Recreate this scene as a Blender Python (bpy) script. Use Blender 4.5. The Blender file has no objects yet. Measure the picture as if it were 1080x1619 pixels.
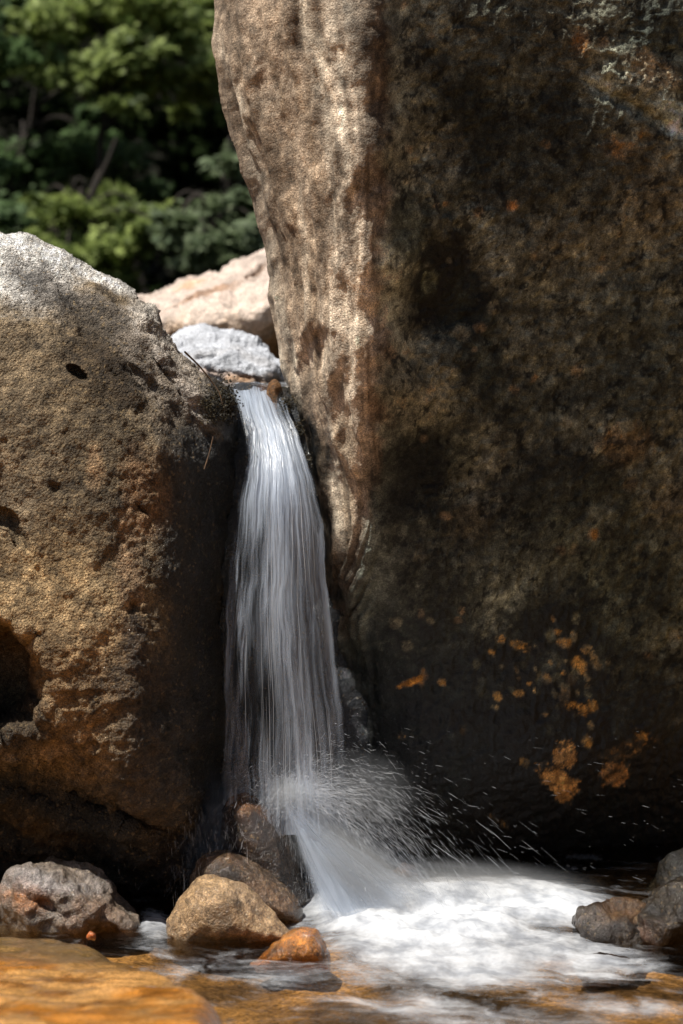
import bpy, math, random
import numpy as np
from mathutils import Vector

# ------------------------------------------------------------------ camera, sky, sun, exposure
S = bpy.context.scene
COL = S.collection
CAMZ, F, PITCH = 1.97, 2982.0, math.radians(4.0)
cam_d = bpy.data.cameras.new("camera"); cam = bpy.data.objects.new("camera", cam_d); COL.objects.link(cam)
cam.location = (0, 0, CAMZ); cam.rotation_euler = (math.radians(90) - PITCH, 0, 0)
cam_d.sensor_fit = 'VERTICAL'; cam_d.sensor_height = 36.0; cam_d.lens = 36.0 * F / 1619.0
cam_d.clip_start = 0.1; cam_d.clip_end = 500
cam_d.dof.use_dof = True; cam_d.dof.focus_distance = 6.95; cam_d.dof.aperture_fstop = 1.5
S.camera = cam
SUN_EL, SUN_AZ = math.radians(65), math.radians(-121)    # azimuth from +Y (into the picture), negative = left
sd = Vector((math.cos(SUN_EL) * math.sin(SUN_AZ), math.cos(SUN_EL) * math.cos(SUN_AZ), math.sin(SUN_EL)))
w = bpy.data.worlds.new("World"); S.world = w; w.use_nodes = True
nt = w.node_tree; bg = nt.nodes["Background"]
sky = nt.nodes.new("ShaderNodeTexSky"); sky.sky_type = 'NISHITA'; sky.sun_disc = False
sky.sun_elevation = SUN_EL; sky.sun_rotation = SUN_AZ; sky.air_density = 1.0; sky.dust_density = 2.0
nt.links.new(sky.outputs[0], bg.inputs[0]); bg.inputs[1].default_value = 0.055
sl = bpy.data.lights.new("sun", 'SUN'); sl.energy = 4.5; sl.angle = math.radians(0.5); sl.color = (1.0, 0.95, 0.87)
so = bpy.data.objects.new("sun", sl); COL.objects.link(so); so.rotation_euler = sd.to_track_quat('Z', 'Y').to_euler()
S.view_settings.view_transform = 'Standard'; S.view_settings.look = 'None'
S.view_settings.exposure = 0.6; S.view_settings.gamma = 1.0
S.render.engine = 'CYCLES'
S.cycles.use_denoising = True
S.cycles.max_bounces = 8; S.cycles.transparent_max_bounces = 32
S.cycles.caustics_reflective = False; S.cycles.caustics_refractive = False

# ------------------------------------------------------------------ helpers
CT, ST = math.cos(PITCH), math.sin(PITCH)
def P(px, py, Y):
    """point at depth Y that the photograph shows at pixel (px, py)"""
    a = (np.asarray(px, float) - 540) / F; b = (809.5 - np.asarray(py, float)) / F
    t = Y / (CT + b * ST)
    return np.stack(np.broadcast_arrays(a * t, Y, CAMZ + t * (b * CT - ST)), -1)
def proj(p):
    x, y, z = p[..., 0], p[..., 1], p[..., 2] - CAMZ
    d = y * CT - z * ST; u = y * ST + z * CT
    return 540 + F * x / d, 809.5 - F * u / d
def lin(c):
    c = np.asarray(c, float) / 255.0
    return np.where(c <= 0.04045, c / 12.92, ((c + 0.055) / 1.055) ** 2.4)
def sst(a, b, x):
    t = np.clip((x - a) / (b - a), 0, 1); return t * t * (3 - 2 * t)
def _h(i, j, k, s):
    n = (i * 374761393 + j * 668265263 + k * 1274126177 + s * 362437) & 0xffffffff
    n = ((n ^ (n >> 13)) * 1103515245) & 0xffffffff
    n = ((n ^ (n >> 15)) * 2246822519) & 0xffffffff
    return ((n ^ (n >> 16)) & 0xffff) / 32767.5 - 1.0
def noise(p, scale=1.0, seed=0):
    q = np.asarray(p, float) * scale; i0 = np.floor(q).astype(np.int64); f = q - i0; f = f * f * f * (f * (f * 6 - 15) + 10)
    r = 0
    for a in (0, 1):
        for b in (0, 1):
            for c in (0, 1):
                wt = (f[..., 0] if a else 1 - f[..., 0]) * (f[..., 1] if b else 1 - f[..., 1]) * (f[..., 2] if c else 1 - f[..., 2])
                r = r + wt * _h(i0[..., 0] + a, i0[..., 1] + b, i0[..., 2] + c, seed)
    return r
def fbm(p, scale, octv=4, seed=0, gain=0.5, ridge=False):
    r, a, t = 0, 1.0, 0.0
    for o in range(octv):
        n = noise(p, scale * 2.03 ** o, seed + o * 17)
        if ridge: n = 1 - 2 * np.abs(n)
        r = r + a * n; t += a; a *= gain
    return r / t
def tps(pts):
    pts = np.array(pts, float); X = pts[:, :2] / 300.0; n = len(pts)
    def U(d2): return 0.5 * d2 * np.log(d2 + 1e-9)
    K = U(((X[:, None] - X[None]) ** 2).sum(-1)); Pm = np.c_[np.ones(n), X]
    A = np.zeros((n + 3, n + 3)); A[:n, :n] = K + 1e-4 * np.eye(n); A[:n, n:] = Pm; A[n:, :n] = Pm.T
    c = np.linalg.solve(A, np.r_[pts[:, 2], 0, 0, 0])
    def f(x, y):
        Q = np.stack([x, y], -1) / 300.0; r = c[n] + Q[..., 0] * c[n + 1] + Q[..., 1] * c[n + 2]
        for k in range(n): r = r + c[k] * U(((Q - X[k]) ** 2).sum(-1))
        return r
    return f
def catmull(pts, n, closed=False):
    """smooth curve through pts, resampled to n points by arc length"""
    p = np.array(pts, float)
    q = np.r_[p[-1:], p, p[:2]] if closed else np.r_[2 * p[:1] - p[1:2], p, 2 * p[-1:] - p[-2:-1]]
    t = np.linspace(0, 1, 14, endpoint=False)[:, None]; out = []
    for i in range(1, len(q) - 2):
        a, b, c, d = q[i - 1], q[i], q[i + 1], q[i + 2]
        out.append(0.5 * (2 * b + (c - a) * t + (2 * a - 5 * b + 4 * c - d) * t ** 2 + (3 * b - a - 3 * c + d) * t ** 3))
    out = np.concatenate(out + [q[-2:-1]])
    s = np.r_[0, np.cumsum(np.linalg.norm(np.diff(out, axis=0), axis=1))]
    u = np.linspace(0, s[-1], n)
    return np.stack([np.interp(u, s, out[:, k]) for k in range(out.shape[1])], -1)
def coons(T, B, L, R):
    n, m = len(L), len(T); v = np.linspace(0, 1, n)[:, None, None]; u = np.linspace(0, 1, m)[None, :, None]
    return ((1 - v) * T[None] + v * B[None] + (1 - u) * L[:, None] + u * R[:, None]
            - (1 - u) * (1 - v) * T[0] - u * (1 - v) * T[-1] - (1 - u) * v * B[0] - u * v * B[-1])
def dist_poly(x, y, poly):
    d = np.full(x.shape, 1e9)
    for a, b in zip(poly[:-1], poly[1:]):
        ab = b - a; L2 = (ab ** 2).sum() + 1e-9
        t = np.clip(((x - a[0]) * ab[0] + (y - a[1]) * ab[1]) / L2, 0, 1)
        d = np.minimum(d, (x - a[0] - t * ab[0]) ** 2 + (y - a[1] - t * ab[1]) ** 2)
    return np.sqrt(d)
def gridnormals(V):
    du = np.gradient(V, axis=1); dv = np.gradient(V, axis=0); n = np.cross(dv, du)
    n /= np.linalg.norm(n, axis=-1, keepdims=True) + 1e-12
    return n
def gridfaces(n, m, off=0, flip=False):
    i = np.arange(n - 1)[:, None] * m + np.arange(m - 1)[None]; i = i.ravel() + off
    f = np.stack([i, i + 1, i + m + 1, i + m], -1)
    return f[:, ::-1] if flip else f
def mesh_np(name, V, Fc, mat, parent=None, attrs=None, smooth=True, uv=None):
    """link ONE mesh object from numpy arrays; faces all quads or all triangles"""
    me = bpy.data.meshes.new(name); V = np.asarray(V, np.float32).reshape(-1, 3); Fc = np.asarray(Fc, np.int32); k = Fc.shape[1]
    me.vertices.add(len(V)); me.vertices.foreach_set("co", V.ravel())
    me.loops.add(Fc.size); me.loops.foreach_set("vertex_index", Fc.ravel())
    me.polygons.add(len(Fc)); me.polygons.foreach_set("loop_start", np.arange(len(Fc), dtype=np.int32) * k)
    me.polygons.foreach_set("loop_total", np.full(len(Fc), k, np.int32))
    me.polygons.foreach_set("use_smooth", np.full(len(Fc), smooth)); me.update(calc_edges=True); me.validate()
    for an, av in (attrs or {}).items():
        av = np.asarray(av, np.float32)
        if av.ndim == 2 and av.shape[1] == 4:
            a = me.attributes.new(an, 'FLOAT_COLOR', 'POINT'); a.data.foreach_set("color", av.ravel())
        elif av.ndim == 2:
            a = me.attributes.new(an, 'FLOAT_VECTOR', 'POINT'); a.data.foreach_set("vector", av.ravel())
        else:
            a = me.attributes.new(an, 'FLOAT', 'POINT'); a.data.foreach_set("value", av.ravel())
    me.materials.append(mat)
    o = bpy.data.objects.new(name, me); COL.objects.link(o); o.parent = parent
    return o
def tag(o, label=None, cat=None, group=None, kind=None):
    if label: o["label"] = label
    if cat: o["category"] = cat
    if group: o["group"] = group
    if kind: o["kind"] = kind
    return o

# ------------------------------------------------------------------ materials
def new_mat(name):
    m = bpy.data.materials.new(name); m.use_nodes = True; m.node_tree.nodes.clear(); return m, m.node_tree
def N(nt, t, **kw):
    n = nt.nodes.new("ShaderNode" + t)
    for k, v in kw.items():
        if k in ("i",):
            for kk, vv in v.items(): n.inputs[kk].default_value = vv
        else: setattr(n, k, v)
    return n
def mathn(nt, op, a, b=None, clamp=False):
    n = N(nt, "Math", operation=op, use_clamp=clamp)
    for i, x in enumerate((a, b)):
        if x is None: continue
        if hasattr(x, "links"): nt.links.new(x, n.inputs[i])
        else: n.inputs[i].default_value = x
    return n.outputs[0]
def mrange(nt, x, a, b, c=0.0, d=1.0, smooth=True):
    n = N(nt, "MapRange", interpolation_type='SMOOTHSTEP' if smooth else 'LINEAR')
    nt.links.new(x, n.inputs[0])
    for i, v in zip((1, 2, 3, 4), (a, b, c, d)): n.inputs[i].default_value = v
    return n.outputs[0]
def mixc(nt, fac, a, b, bt='MIX'):
    n = N(nt, "Mix", data_type='RGBA', blend_type=bt)
    for idx, x in ((0, fac), (6, a), (7, b)):
        if hasattr(x, "links"): nt.links.new(x, n.inputs[idx])
        else: n.inputs[idx].default_value = x if idx == 0 else (*x, 1) if len(x) == 3 else x
    return n.outputs[2]
def rock_mat(name, grain=260.0, gstr=0.5, gdist=0.004, mid=40.0, contrast=0.35, coat=0.0, speck=0.0, rough0=0.85, cell=0.25, spec=.4):
    """base colour and wetness from the mesh attribute 'col' (alpha = wetness), broken up by grain"""
    m, nt = new_mat(name)
    at = N(nt, "Attribute", attribute_name="col"); tc = N(nt, "TexCoord")
    n1 = N(nt, "TexNoise", i={"Scale": mid, "Detail": 6.0, "Roughness": 0.65}); n2 = N(nt, "TexNoise", i={"Scale": grain, "Detail": 3.0, "Roughness": 0.7})
    n3 = N(nt, "TexVoronoi", i={"Scale": grain * 0.55}); n4 = N(nt, "TexNoise", i={"Scale": 9.0, "Detail": 5.0})
    for n in (n1, n2, n3, n4): nt.links.new(tc.outputs["Object"], n.inputs["Vector"])
    f1 = mrange(nt, n1.outputs[0], 0.3, 0.7, 1 - contrast, 1 + contrast, False)
    f2 = mrange(nt, n2.outputs[0], 0.3, 0.7, 1 - contrast * 1.1, 1 + contrast * 1.1, False)
    f = mathn(nt, 'MULTIPLY', f1, f2)
    f4 = mrange(nt, n4.outputs[0], 0.3, 0.7, 0.88, 1.12, False)
    f = mathn(nt, 'MULTIPLY', f, f4)
    n5 = N(nt, "TexVoronoi", i={"Scale": grain * 1.5}); nt.links.new(tc.outputs["Object"], n5.inputs["Vector"])
    sx = N(nt, "SeparateColor"); nt.links.new(n5.outputs["Color"], sx.inputs[0])
    f = mathn(nt, 'MULTIPLY', f, mrange(nt, sx.outputs[0], 0, 1, 1 - cell, 1 + cell, False))
    c = mixc(nt, 1.0, at.outputs["Color"], (1, 1, 1), 'MULTIPLY')
    vm = N(nt, "VectorMath", operation='SCALE'); nt.links.new(c, vm.inputs[0]); nt.links.new(f, vm.inputs["Scale"])
    base = vm.outputs[0]
    if speck:
        sp = mrange(nt, n3.outputs["Color"], 0.80, 0.9, 0.0, speck)
        base = mixc(nt, sp, base, (0.36, 0.25, 0.12))
    pb = N(nt, "BsdfPrincipled"); nt.links.new(base, pb.inputs["Base Color"])
    wet = at.outputs["Alpha"]
    rb = mathn(nt, 'MULTIPLY', wet, rough0 - 0.16); ro = mathn(nt, 'SUBTRACT', rough0, rb)
    nt.links.new(ro, pb.inputs["Roughness"])
    pb.inputs["Specular IOR Level"].default_value = spec
    b1 = N(nt, "Bump", i={"Strength": gstr, "Distance": gdist}); nt.links.new(n2.outputs[0], b1.inputs["Height"])
    b2 = N(nt, "Bump", i={"Strength": gstr * 0.9, "Distance": 0.012}); nt.links.new(n1.outputs[0], b2.inputs["Height"]); nt.links.new(b1.outputs[0], b2.inputs["Normal"])
    b3 = N(nt, "Bump", i={"Strength": gstr * 0.6, "Distance": gdist}, invert=True); nt.links.new(n3.outputs["Distance"], b3.inputs["Height"]); nt.links.new(b2.outputs[0], b3.inputs["Normal"])
    nt.links.new(b3.outputs[0], pb.inputs["Normal"])
    if coat:
        cw = mathn(nt, 'MULTIPLY', wet, coat); nt.links.new(cw, pb.inputs["Coat Weight"]); pb.inputs["Coat Roughness"].default_value = 0.07; pb.inputs["Coat IOR"].default_value = 1.6
        b4 = N(nt, "Bump", i={"Strength": 0.9, "Distance": 0.02}); nt.links.new(n1.outputs[0], b4.inputs["Height"]); nt.links.new(b4.outputs[0], pb.inputs["Coat Normal"])
    out = N(nt, "OutputMaterial"); nt.links.new(pb.outputs[0], out.inputs[0])
    return m

# ------------------------------------------------------------------ rocks
def paint(px, py, P3, base, blobs, seed, mottle=.3):
    """stains, lichen, wet zones and painted light and shade: list of (cx, cy, rx, ry, angle, srgb or None, strength, edge, wet)"""
    c = np.zeros(px.shape + (4,)); c[..., :3] = base; nA = fbm(P3, 7, 6, seed, 0.62); nB = fbm(P3, 26, 5, seed + 5, 0.7); nC = fbm(P3, 55, 3, seed + 6, 0.8)
    for (cx, cy, rx, ry, ang, rgb, st, ed, wet) in blobs:
        a = math.radians(ang); dx, dy = px - cx, py - cy
        u = (dx * math.cos(a) + dy * math.sin(a)) / rx; v = (-dx * math.sin(a) + dy * math.cos(a)) / ry
        d = np.sqrt(u * u + v * v) + 0.55 * nA + 0.35 * nB
        if rx < 60 and ry < 60: d = d + .45 * nC
        k = (1 - sst(1 - ed, 1 + ed, d)) * st
        if rgb is not None: c[..., :3] += (np.asarray(rgb) - c[..., :3]) * k[..., None]
        if wet is not None: c[..., 3] += (wet - c[..., 3]) * k
    if callable(mottle): mottle = mottle(px)
    m1 = fbm(P3, 11, 6, seed + 60, .8); m2 = fbm(P3, 30, 5, seed + 70, .75)
    c[..., :3] *= np.exp(mottle * 2.2 * m1 + mottle * 1.6 * m2)[..., None]
    fl = sst(.16, .30, fbm(P3, 22, 5, seed + 80, .75)) * mottle
    c[..., :3] *= (1 - fl)[..., None]
    return c
def rock(name, mat, sides, depth, base, blobs=(), sil=None, r_px=60, Rm=0.25, res=4.0, back=0.8, dents=(), amp=((3, .03, 3), (14, .008, 4)),
         seed=0, gain=1.0, warp=0.0, parent=None, smooth_it=0, outline_n=0.0, ridge=None, post=None, mottle=.3, tone=None, prof=1.0):
    """a rock from its outline (sides = top, bottom, left, right in photo pixels) and a depth field; closed at the back"""
    T, B, L, R = sides
    def ln(p): p = np.array(p, float); return np.linalg.norm(np.diff(p, axis=0), axis=1).sum()
    m = int(max(ln(T), ln(B)) / res) + 2; n = int(max(ln(L), ln(R)) / res) + 2
    T, B, L, R = catmull(T, m), catmull(B, m), catmull(L, n), catmull(R, n)
    if outline_n:
        for c_ in (T, B, L, R):
            q = np.c_[c_ / 100.0, np.full(len(c_), seed * 3.1)]; s_ = np.sin(np.linspace(0, math.pi, len(c_)))[:, None] ** .5
            c_ += outline_n * s_ * np.stack([fbm(q, 2.2, 4, seed), fbm(q, 2.2, 4, seed + 9)], -1)
    G = coons(T, B, L, R)
    if warp:
        def wp(k): t = np.linspace(0, 1, k); return (1 - warp) * t + warp * (1 - np.cos(math.pi * t)) / 2
        a, b = wp(n) * (n - 1), wp(m) * (m - 1)
        ia = np.clip(a.astype(int), 0, n - 2); fa = (a - ia)[:, None, None]; G = G[ia] * (1 - fa) + G[ia + 1] * fa
        ib = np.clip(b.astype(int), 0, m - 2); fb = (b - ib)[None, :, None]; G = G[:, ib] * (1 - fb) + G[:, ib + 1] * fb
    px, py = G[..., 0], G[..., 1]
    Y = depth(px, py) if callable(depth) else tps(depth)(px, py) if not np.isscalar(depth) else np.full(px.shape, float(depth))
    silp = {'T': T, 'B': B, 'L': L, 'R': R}
    e = np.full(px.shape, 1e9)
    for s in (sil or 'TBLR'): e = np.minimum(e, dist_poly(px, py, silp[s][::3] if len(silp[s]) > 60 else silp[s]))
    t = 1 - np.clip(e / r_px, 0, 1)
    dome = Rm * (prof * (1 - np.sqrt(np.clip(1 - t * t, 0, 1))) + (1 - prof) * t ** 2.4)
    for _ in range(smooth_it):
        d2 = dome.copy(); d2[1:-1, 1:-1] = (dome[:-2, 1:-1] + dome[2:, 1:-1] + dome[1:-1, :-2] + dome[1:-1, 2:]) / 4; dome = d2
    Y = Y + dome
    for (cx, cy, rx, ry, ang, dep, ed) in dents:
        a = math.radians(ang); dx, dy = px - cx, py - cy
        u = (dx * math.cos(a) + dy * math.sin(a)) / rx; v = (-dx * math.sin(a) + dy * math.cos(a)) / ry
        nn = fbm(np.stack([px / 100, py / 100, 0 * px + seed], -1), 3.0, 3, seed + 3) * 0.25
        Y = Y + dep * (1 - sst(1 - ed, 1 + ed, np.sqrt(u * u + v * v) + nn))
    V = P(px, py, Y); nr = gridnormals(V); D = 0
    for (sc, am, oc) in amp: D = D + am * fbm(V + seed * 7.7, sc, oc, seed)
    if ridge: D = D + ridge[1] * fbm(V * np.array([1, 1, ridge[2]]) + seed, ridge[0], 4, seed + 31, ridge=True)
    if post is not None: D = D + post(px, py, V)
    ef = np.clip(np.minimum(np.minimum(np.arange(n)[:, None], n - 1 - np.arange(n)[:, None]), np.minimum(np.arange(m)[None], m - 1 - np.arange(m)[None])) / 6.0, 0.0, 1)
    V = V + nr * (D + 0 * ef)[..., None]
    c = paint(px, py, V, np.asarray(base, float), blobs, seed, mottle)
    if tone is not None: c = tone(px, py, c)
    c[..., :3] = np.clip(c[..., :3] * np.asarray(gain), 0.004, 0.85); c[..., 3] = np.clip(c[..., 3], 0, 1)
    k = max(1, int(round(max(n, m) / 90)))
    ri = np.unique(np.r_[np.arange(0, n, k), n - 1]); ci = np.unique(np.r_[np.arange(0, m, k), m - 1])
    Bk = coons(V[0, ci], V[-1, ci], V[ri, 0], V[ri, -1])
    vv = np.linspace(0, 1, len(ri))[:, None]; uu = np.linspace(0, 1, len(ci))[None]
    bul = (np.clip(np.sin(math.pi * uu) * np.sin(math.pi * vv), 0, 1)) ** 1.0
    inner = Bk.copy(); inner[..., 1] += back * bul; inner += (bul * 0.008)[..., None] * np.stack([fbm(Bk, 4, 2, seed + a_) for a_ in range(3)], -1)
    inner += (V.reshape(-1, 3).mean(0) * np.array([1, 0, 1]) + inner * np.array([0, 1, 0]) - inner) * (bul * .3)[..., None]
    cb = c[np.ix_(ri, ci)]
    Vall = np.r_[V.reshape(-1, 3), inner.reshape(-1, 3)]; call = np.r_[c.reshape(-1, 4), cb.reshape(-1, 4)]
    Fa = np.r_[gridfaces(n, m, flip=True), gridfaces(len(ri), len(ci), n * m)]
    return mesh_np(name, Vall, Fa, mat, parent, {"col": call})
def quarter(poly):
    """split a closed outline (starting top left, clockwise, with 4 marked corners) -> sides"""
    pts, (a, b, c_) = poly
    pts = [tuple(p) for p in pts]
    return (pts[0:a + 1], (pts[b:c_ + 1])[::-1], ([pts[0]] + pts[c_:][::-1]) if True else None, pts[a:b + 1])

M_left = rock_mat("boulder_granular", grain=210, gstr=1.0, gdist=0.014, mid=55, contrast=0.5, coat=0.4, speck=0.5, cell=.5)
M_right = rock_mat("boulder_stained", grain=200, gstr=0.55, gdist=0.006, mid=24, contrast=0.55, coat=0.35, cell=.35)
M_pale = rock_mat("pale_stone", grain=90, gstr=0.8, gdist=0.012, mid=12, contrast=0.28, cell=.08)
M_wet = rock_mat("wet_stone", grain=210, gstr=0.8, gdist=0.006, mid=45, contrast=0.5, coat=1.0, speck=0.25, rough0=0.55, cell=.3)

# left boulder ------------------------------------------------------
TOP = [(-520, 420), (-300, 360), (-120, 352), (0, 370), (60, 382), (110, 407), (150, 422), (195, 445), (214, 462), (219, 478), (246, 492), (262, 530), (290, 568), (318, 596), (350, 612), (368, 628)]
RGT = [(368, 628), (374, 680), (368, 760), (358, 860), (352, 1000), (348, 1150), (338, 1290), (322, 1400), (315, 1500)]
BOT = [(-520, 1520), (-200, 1520), (0, 1510), (150, 1510), (315, 1500)]
LFT = [(-520, 420), (-560, 800), (-540, 1200), (-520, 1520)]
dl = [(-520, 420, 7.3), (-520, 900, 7.2), (-520, 1500, 7.5), (-200, 380, 7.35), (-200, 600, 6.85), (-200, 1000, 6.6), (-200, 1300, 7.0), (-200, 1500, 7.5),
      (0, 380, 7.25), (0, 450, 7.05), (0, 560, 6.85), (0, 800, 6.68), (0, 950, 6.6), (0, 1180, 6.72), (0, 1300, 7.1), (0, 1430, 7.5),
      (120, 420, 7.3), (120, 520, 7.0), (120, 700, 6.72), (120, 900, 6.62), (130, 1050, 6.55), (140, 1180, 6.66), (120, 1290, 6.98), (120, 1420, 7.4),
      (210, 470, 7.3), (210, 560, 7.02), (205, 700, 6.78), (200, 900, 6.66), (220, 1100, 6.6), (235, 1230, 6.66), (250, 1330, 6.85), (240, 1430, 7.25),
      (290, 590, 7.2), (280, 700, 6.92), (280, 900, 6.8), (285, 1100, 6.78), (290, 1300, 6.88), (290, 1420, 7.15),
      (350, 650, 7.25), (345, 800, 7.12), (340, 1000, 7.05), (335, 1200, 7.05), (320, 1400, 7.15), (315, 1500, 7.3), (100, 1510, 7.7)]
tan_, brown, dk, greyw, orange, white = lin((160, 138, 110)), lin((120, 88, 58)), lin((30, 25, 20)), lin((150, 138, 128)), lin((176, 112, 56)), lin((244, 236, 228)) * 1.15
lb = [(0, 410, 140, 74, 10, white, 1, .4, 0), (130, 418, 110, 14, 24, white, .9, .4, 0), (190, 440, 60, 10, 32, white, .85, .4, 0), (255, 520, 16, 34, -25, white, .7, .4, 0),  # white and later pale crest blobs paint the sunlit top into the colour
      (100, 470, 90, 26, 25, lin((112, 104, 98)), .8, .4, 0), (165, 520, 70, 36, 45, lin((108, 98, 88)), .8, .5, 0), (235, 600, 42, 95, -32, greyw, .75, .6, 0),
      (150, 590, 60, 36, 45, lin((84, 62, 40)), .85, .5, 0), (150, 700, 70, 170, 0, lin((92, 76, 54)), .75, .6, 0), (60, 620, 70, 120, 10, lin((128, 106, 78)), .5, .6, 0), (240, 1000, 60, 190, 0, lin((84, 68, 46)), .6, .6, .1), (100, 860, 60, 60, 0, lin((110, 88, 60)), .5, .6, 0), (130, 980, 120, 30, 20, lin((226, 192, 148)), .5, .6, 0),
      (300, 640, 18, 46, -40, lin((170, 156, 144)), .7, .5, 0), (330, 700, 20, 44, -15, lin((146, 134, 124)), .6, .5, 0),
      (60, 940, 190, 90, 10, lin((206, 168, 118)), .6, .6, 0), (140, 1100, 110, 120, 60, lin((168, 132, 90)), .6, .6, 0),
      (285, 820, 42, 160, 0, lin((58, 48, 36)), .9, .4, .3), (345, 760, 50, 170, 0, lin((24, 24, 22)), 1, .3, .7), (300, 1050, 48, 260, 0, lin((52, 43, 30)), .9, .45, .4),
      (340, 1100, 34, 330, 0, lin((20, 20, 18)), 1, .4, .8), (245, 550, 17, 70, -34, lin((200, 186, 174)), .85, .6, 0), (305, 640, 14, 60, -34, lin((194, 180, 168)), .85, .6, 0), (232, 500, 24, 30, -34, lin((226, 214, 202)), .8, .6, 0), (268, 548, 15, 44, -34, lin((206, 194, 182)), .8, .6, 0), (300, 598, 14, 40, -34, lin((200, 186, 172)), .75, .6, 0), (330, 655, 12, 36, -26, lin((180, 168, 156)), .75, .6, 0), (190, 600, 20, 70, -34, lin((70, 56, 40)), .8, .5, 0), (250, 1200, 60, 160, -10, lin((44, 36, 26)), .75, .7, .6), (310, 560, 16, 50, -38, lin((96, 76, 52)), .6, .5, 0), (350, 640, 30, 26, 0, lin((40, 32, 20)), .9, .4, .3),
      (205, 880, 22, 130, 0, lin((190, 154, 118)), .8, .4, 0), (225, 780, 30, 60, -12, lin((184, 138, 96)), .7, .5, 0), (150, 740, 12, 34, 0, lin((180, 142, 104)), .6, .4, 0),
      (210, 1010, 16, 45, -10, lin((70, 52, 34)), .8, .4, .2), (190, 1080, 70, 30, 0, lin((78, 58, 36)), .5, .7, .2),
      (90, 1350, 250, 130, 12, lin((36, 33, 26)), .95, .3, .4), (250, 1290, 40, 90, -20, lin((112, 88, 62)), .5, .6, .3), (70, 1300, 80, 18, 25, lin((120, 96, 64)), .7, .5, .3),  # large dark blob paints the shade under the overhang
      (290, 1390, 60, 50, 0, lin((40, 30, 24)), .8, .5, .6), (20, 1135, 60, 40, 0, lin((52, 40, 26)), .8, .4, .2)]
def crest_post(px, py, V):
    k = sst(120, 190, px) * sst(760, 600, py); a = (px * .66 - py * .75) / 22.0; b = (px * .75 + py * .66) / 150.0
    low = sst(1000, 1180, py) * sst(330, 280, px)
    k2 = low * (.05 * fbm(V * np.array([1, 1, 1.6]), 4.5, 5, 95, ridge=True) + .02 * fbm(V, 14, 4, 96, ridge=True))
    return k2 + k * .035 * fbm(np.stack([a, b, px * 0], -1), .8, 4, 91, ridge=True) * 1.0 + .004 * fbm(np.stack([px / 60, py / 60, px * 0], -1), 1, 3, 92, ridge=True)
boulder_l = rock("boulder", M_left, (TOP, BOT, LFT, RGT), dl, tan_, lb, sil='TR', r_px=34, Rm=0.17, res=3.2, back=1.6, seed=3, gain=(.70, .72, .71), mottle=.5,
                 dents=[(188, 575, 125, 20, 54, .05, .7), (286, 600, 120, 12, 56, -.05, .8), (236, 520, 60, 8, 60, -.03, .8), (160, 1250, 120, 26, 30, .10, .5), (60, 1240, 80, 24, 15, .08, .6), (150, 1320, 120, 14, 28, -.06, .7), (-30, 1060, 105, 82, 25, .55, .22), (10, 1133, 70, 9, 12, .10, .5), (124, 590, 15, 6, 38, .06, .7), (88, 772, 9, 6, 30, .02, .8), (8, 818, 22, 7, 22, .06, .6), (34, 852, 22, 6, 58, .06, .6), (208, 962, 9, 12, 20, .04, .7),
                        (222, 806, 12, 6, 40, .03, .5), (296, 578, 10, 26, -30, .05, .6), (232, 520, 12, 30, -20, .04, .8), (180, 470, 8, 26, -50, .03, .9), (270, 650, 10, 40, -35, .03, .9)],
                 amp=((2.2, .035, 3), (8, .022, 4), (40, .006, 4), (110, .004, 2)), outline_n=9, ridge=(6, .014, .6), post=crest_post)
tag(boulder_l, "big tan granular boulder left of the waterfall, with pale sunlit top and dark wet flank", "boulder")

# right boulder -----------------------------------------------------
L2 = [(322, -420), (330, -150), (335, 0), (346, 140), (363, 212), (386, 278), (405, 350), (418, 400), (428, 470), (440, 550), (449, 605), (470, 650), (492, 720), (508, 800), (516, 900), (522, 1000), (530, 1100), (542, 1200), (560, 1300), (590, 1420), (600, 1560)]
T2 = [(322, -420), (600, -520), (1000, -560), (1500, -480)]
R2 = [(1500, -480), (1560, 500), (1520, 1560)]
B2 = [(600, 1560), (900, 1570), (1520, 1560)]
dr = [(330, -400, 7.4), (335, 0, 7.3), (345, 150, 7.28), (400, 350, 7.25), (430, 500, 7.3), (450, 620, 7.35), (500, 800, 7.3), (520, 1000, 7.35), (545, 1200, 7.45), (590, 1420, 7.6), (600, 1560, 7.8),
      (460, -200, 7.02), (440, 60, 7.03), (470, 240, 7.0), (490, 420, 6.98), (500, 560, 7.0), (520, 700, 7.05), (545, 850, 7.08), (560, 1000, 7.18),
      (575, -200, 6.82), (575, 60, 6.8), (580, 240, 6.78), (588, 420, 6.78), (592, 560, 6.8), (580, 700, 6.88), (575, 850, 6.97), (600, 1000, 7.1), (620, 1200, 7.3), (660, 1400, 7.5),
      (660, -100, 6.88), (660, 240, 6.86), (660, 500, 6.9), (680, 760, 6.98), (720, 1000, 7.06), (760, 1200, 7.2), (800, 1400, 7.55), (800, 1560, 7.8),
      (850, -200, 6.98), (850, 100, 6.9), (850, 400, 6.92), (850, 700, 6.98), (900, 1000, 7.05), (930, 1200, 7.18), (980, 1390, 7.6),
      (1080, 0, 7.0), (1080, 300, 6.96), (1080, 700, 7.02), (1080, 1000, 7.1), (1080, 1200, 7.25), (1100, 1400, 7.6), (1300, 1550, 7.9),
      (1500, -400, 7.8), (1500, 500, 7.7), (1500, 1500, 8.0)]
dr = [(a, b, c + (b - 600) / 1000 * .25 + max(a - 620, 0) / 460 * .30) for a, b, c in dr]
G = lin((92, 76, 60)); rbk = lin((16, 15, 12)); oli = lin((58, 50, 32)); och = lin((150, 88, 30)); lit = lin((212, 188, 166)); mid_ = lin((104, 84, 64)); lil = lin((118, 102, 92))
random.seed(5)
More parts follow.
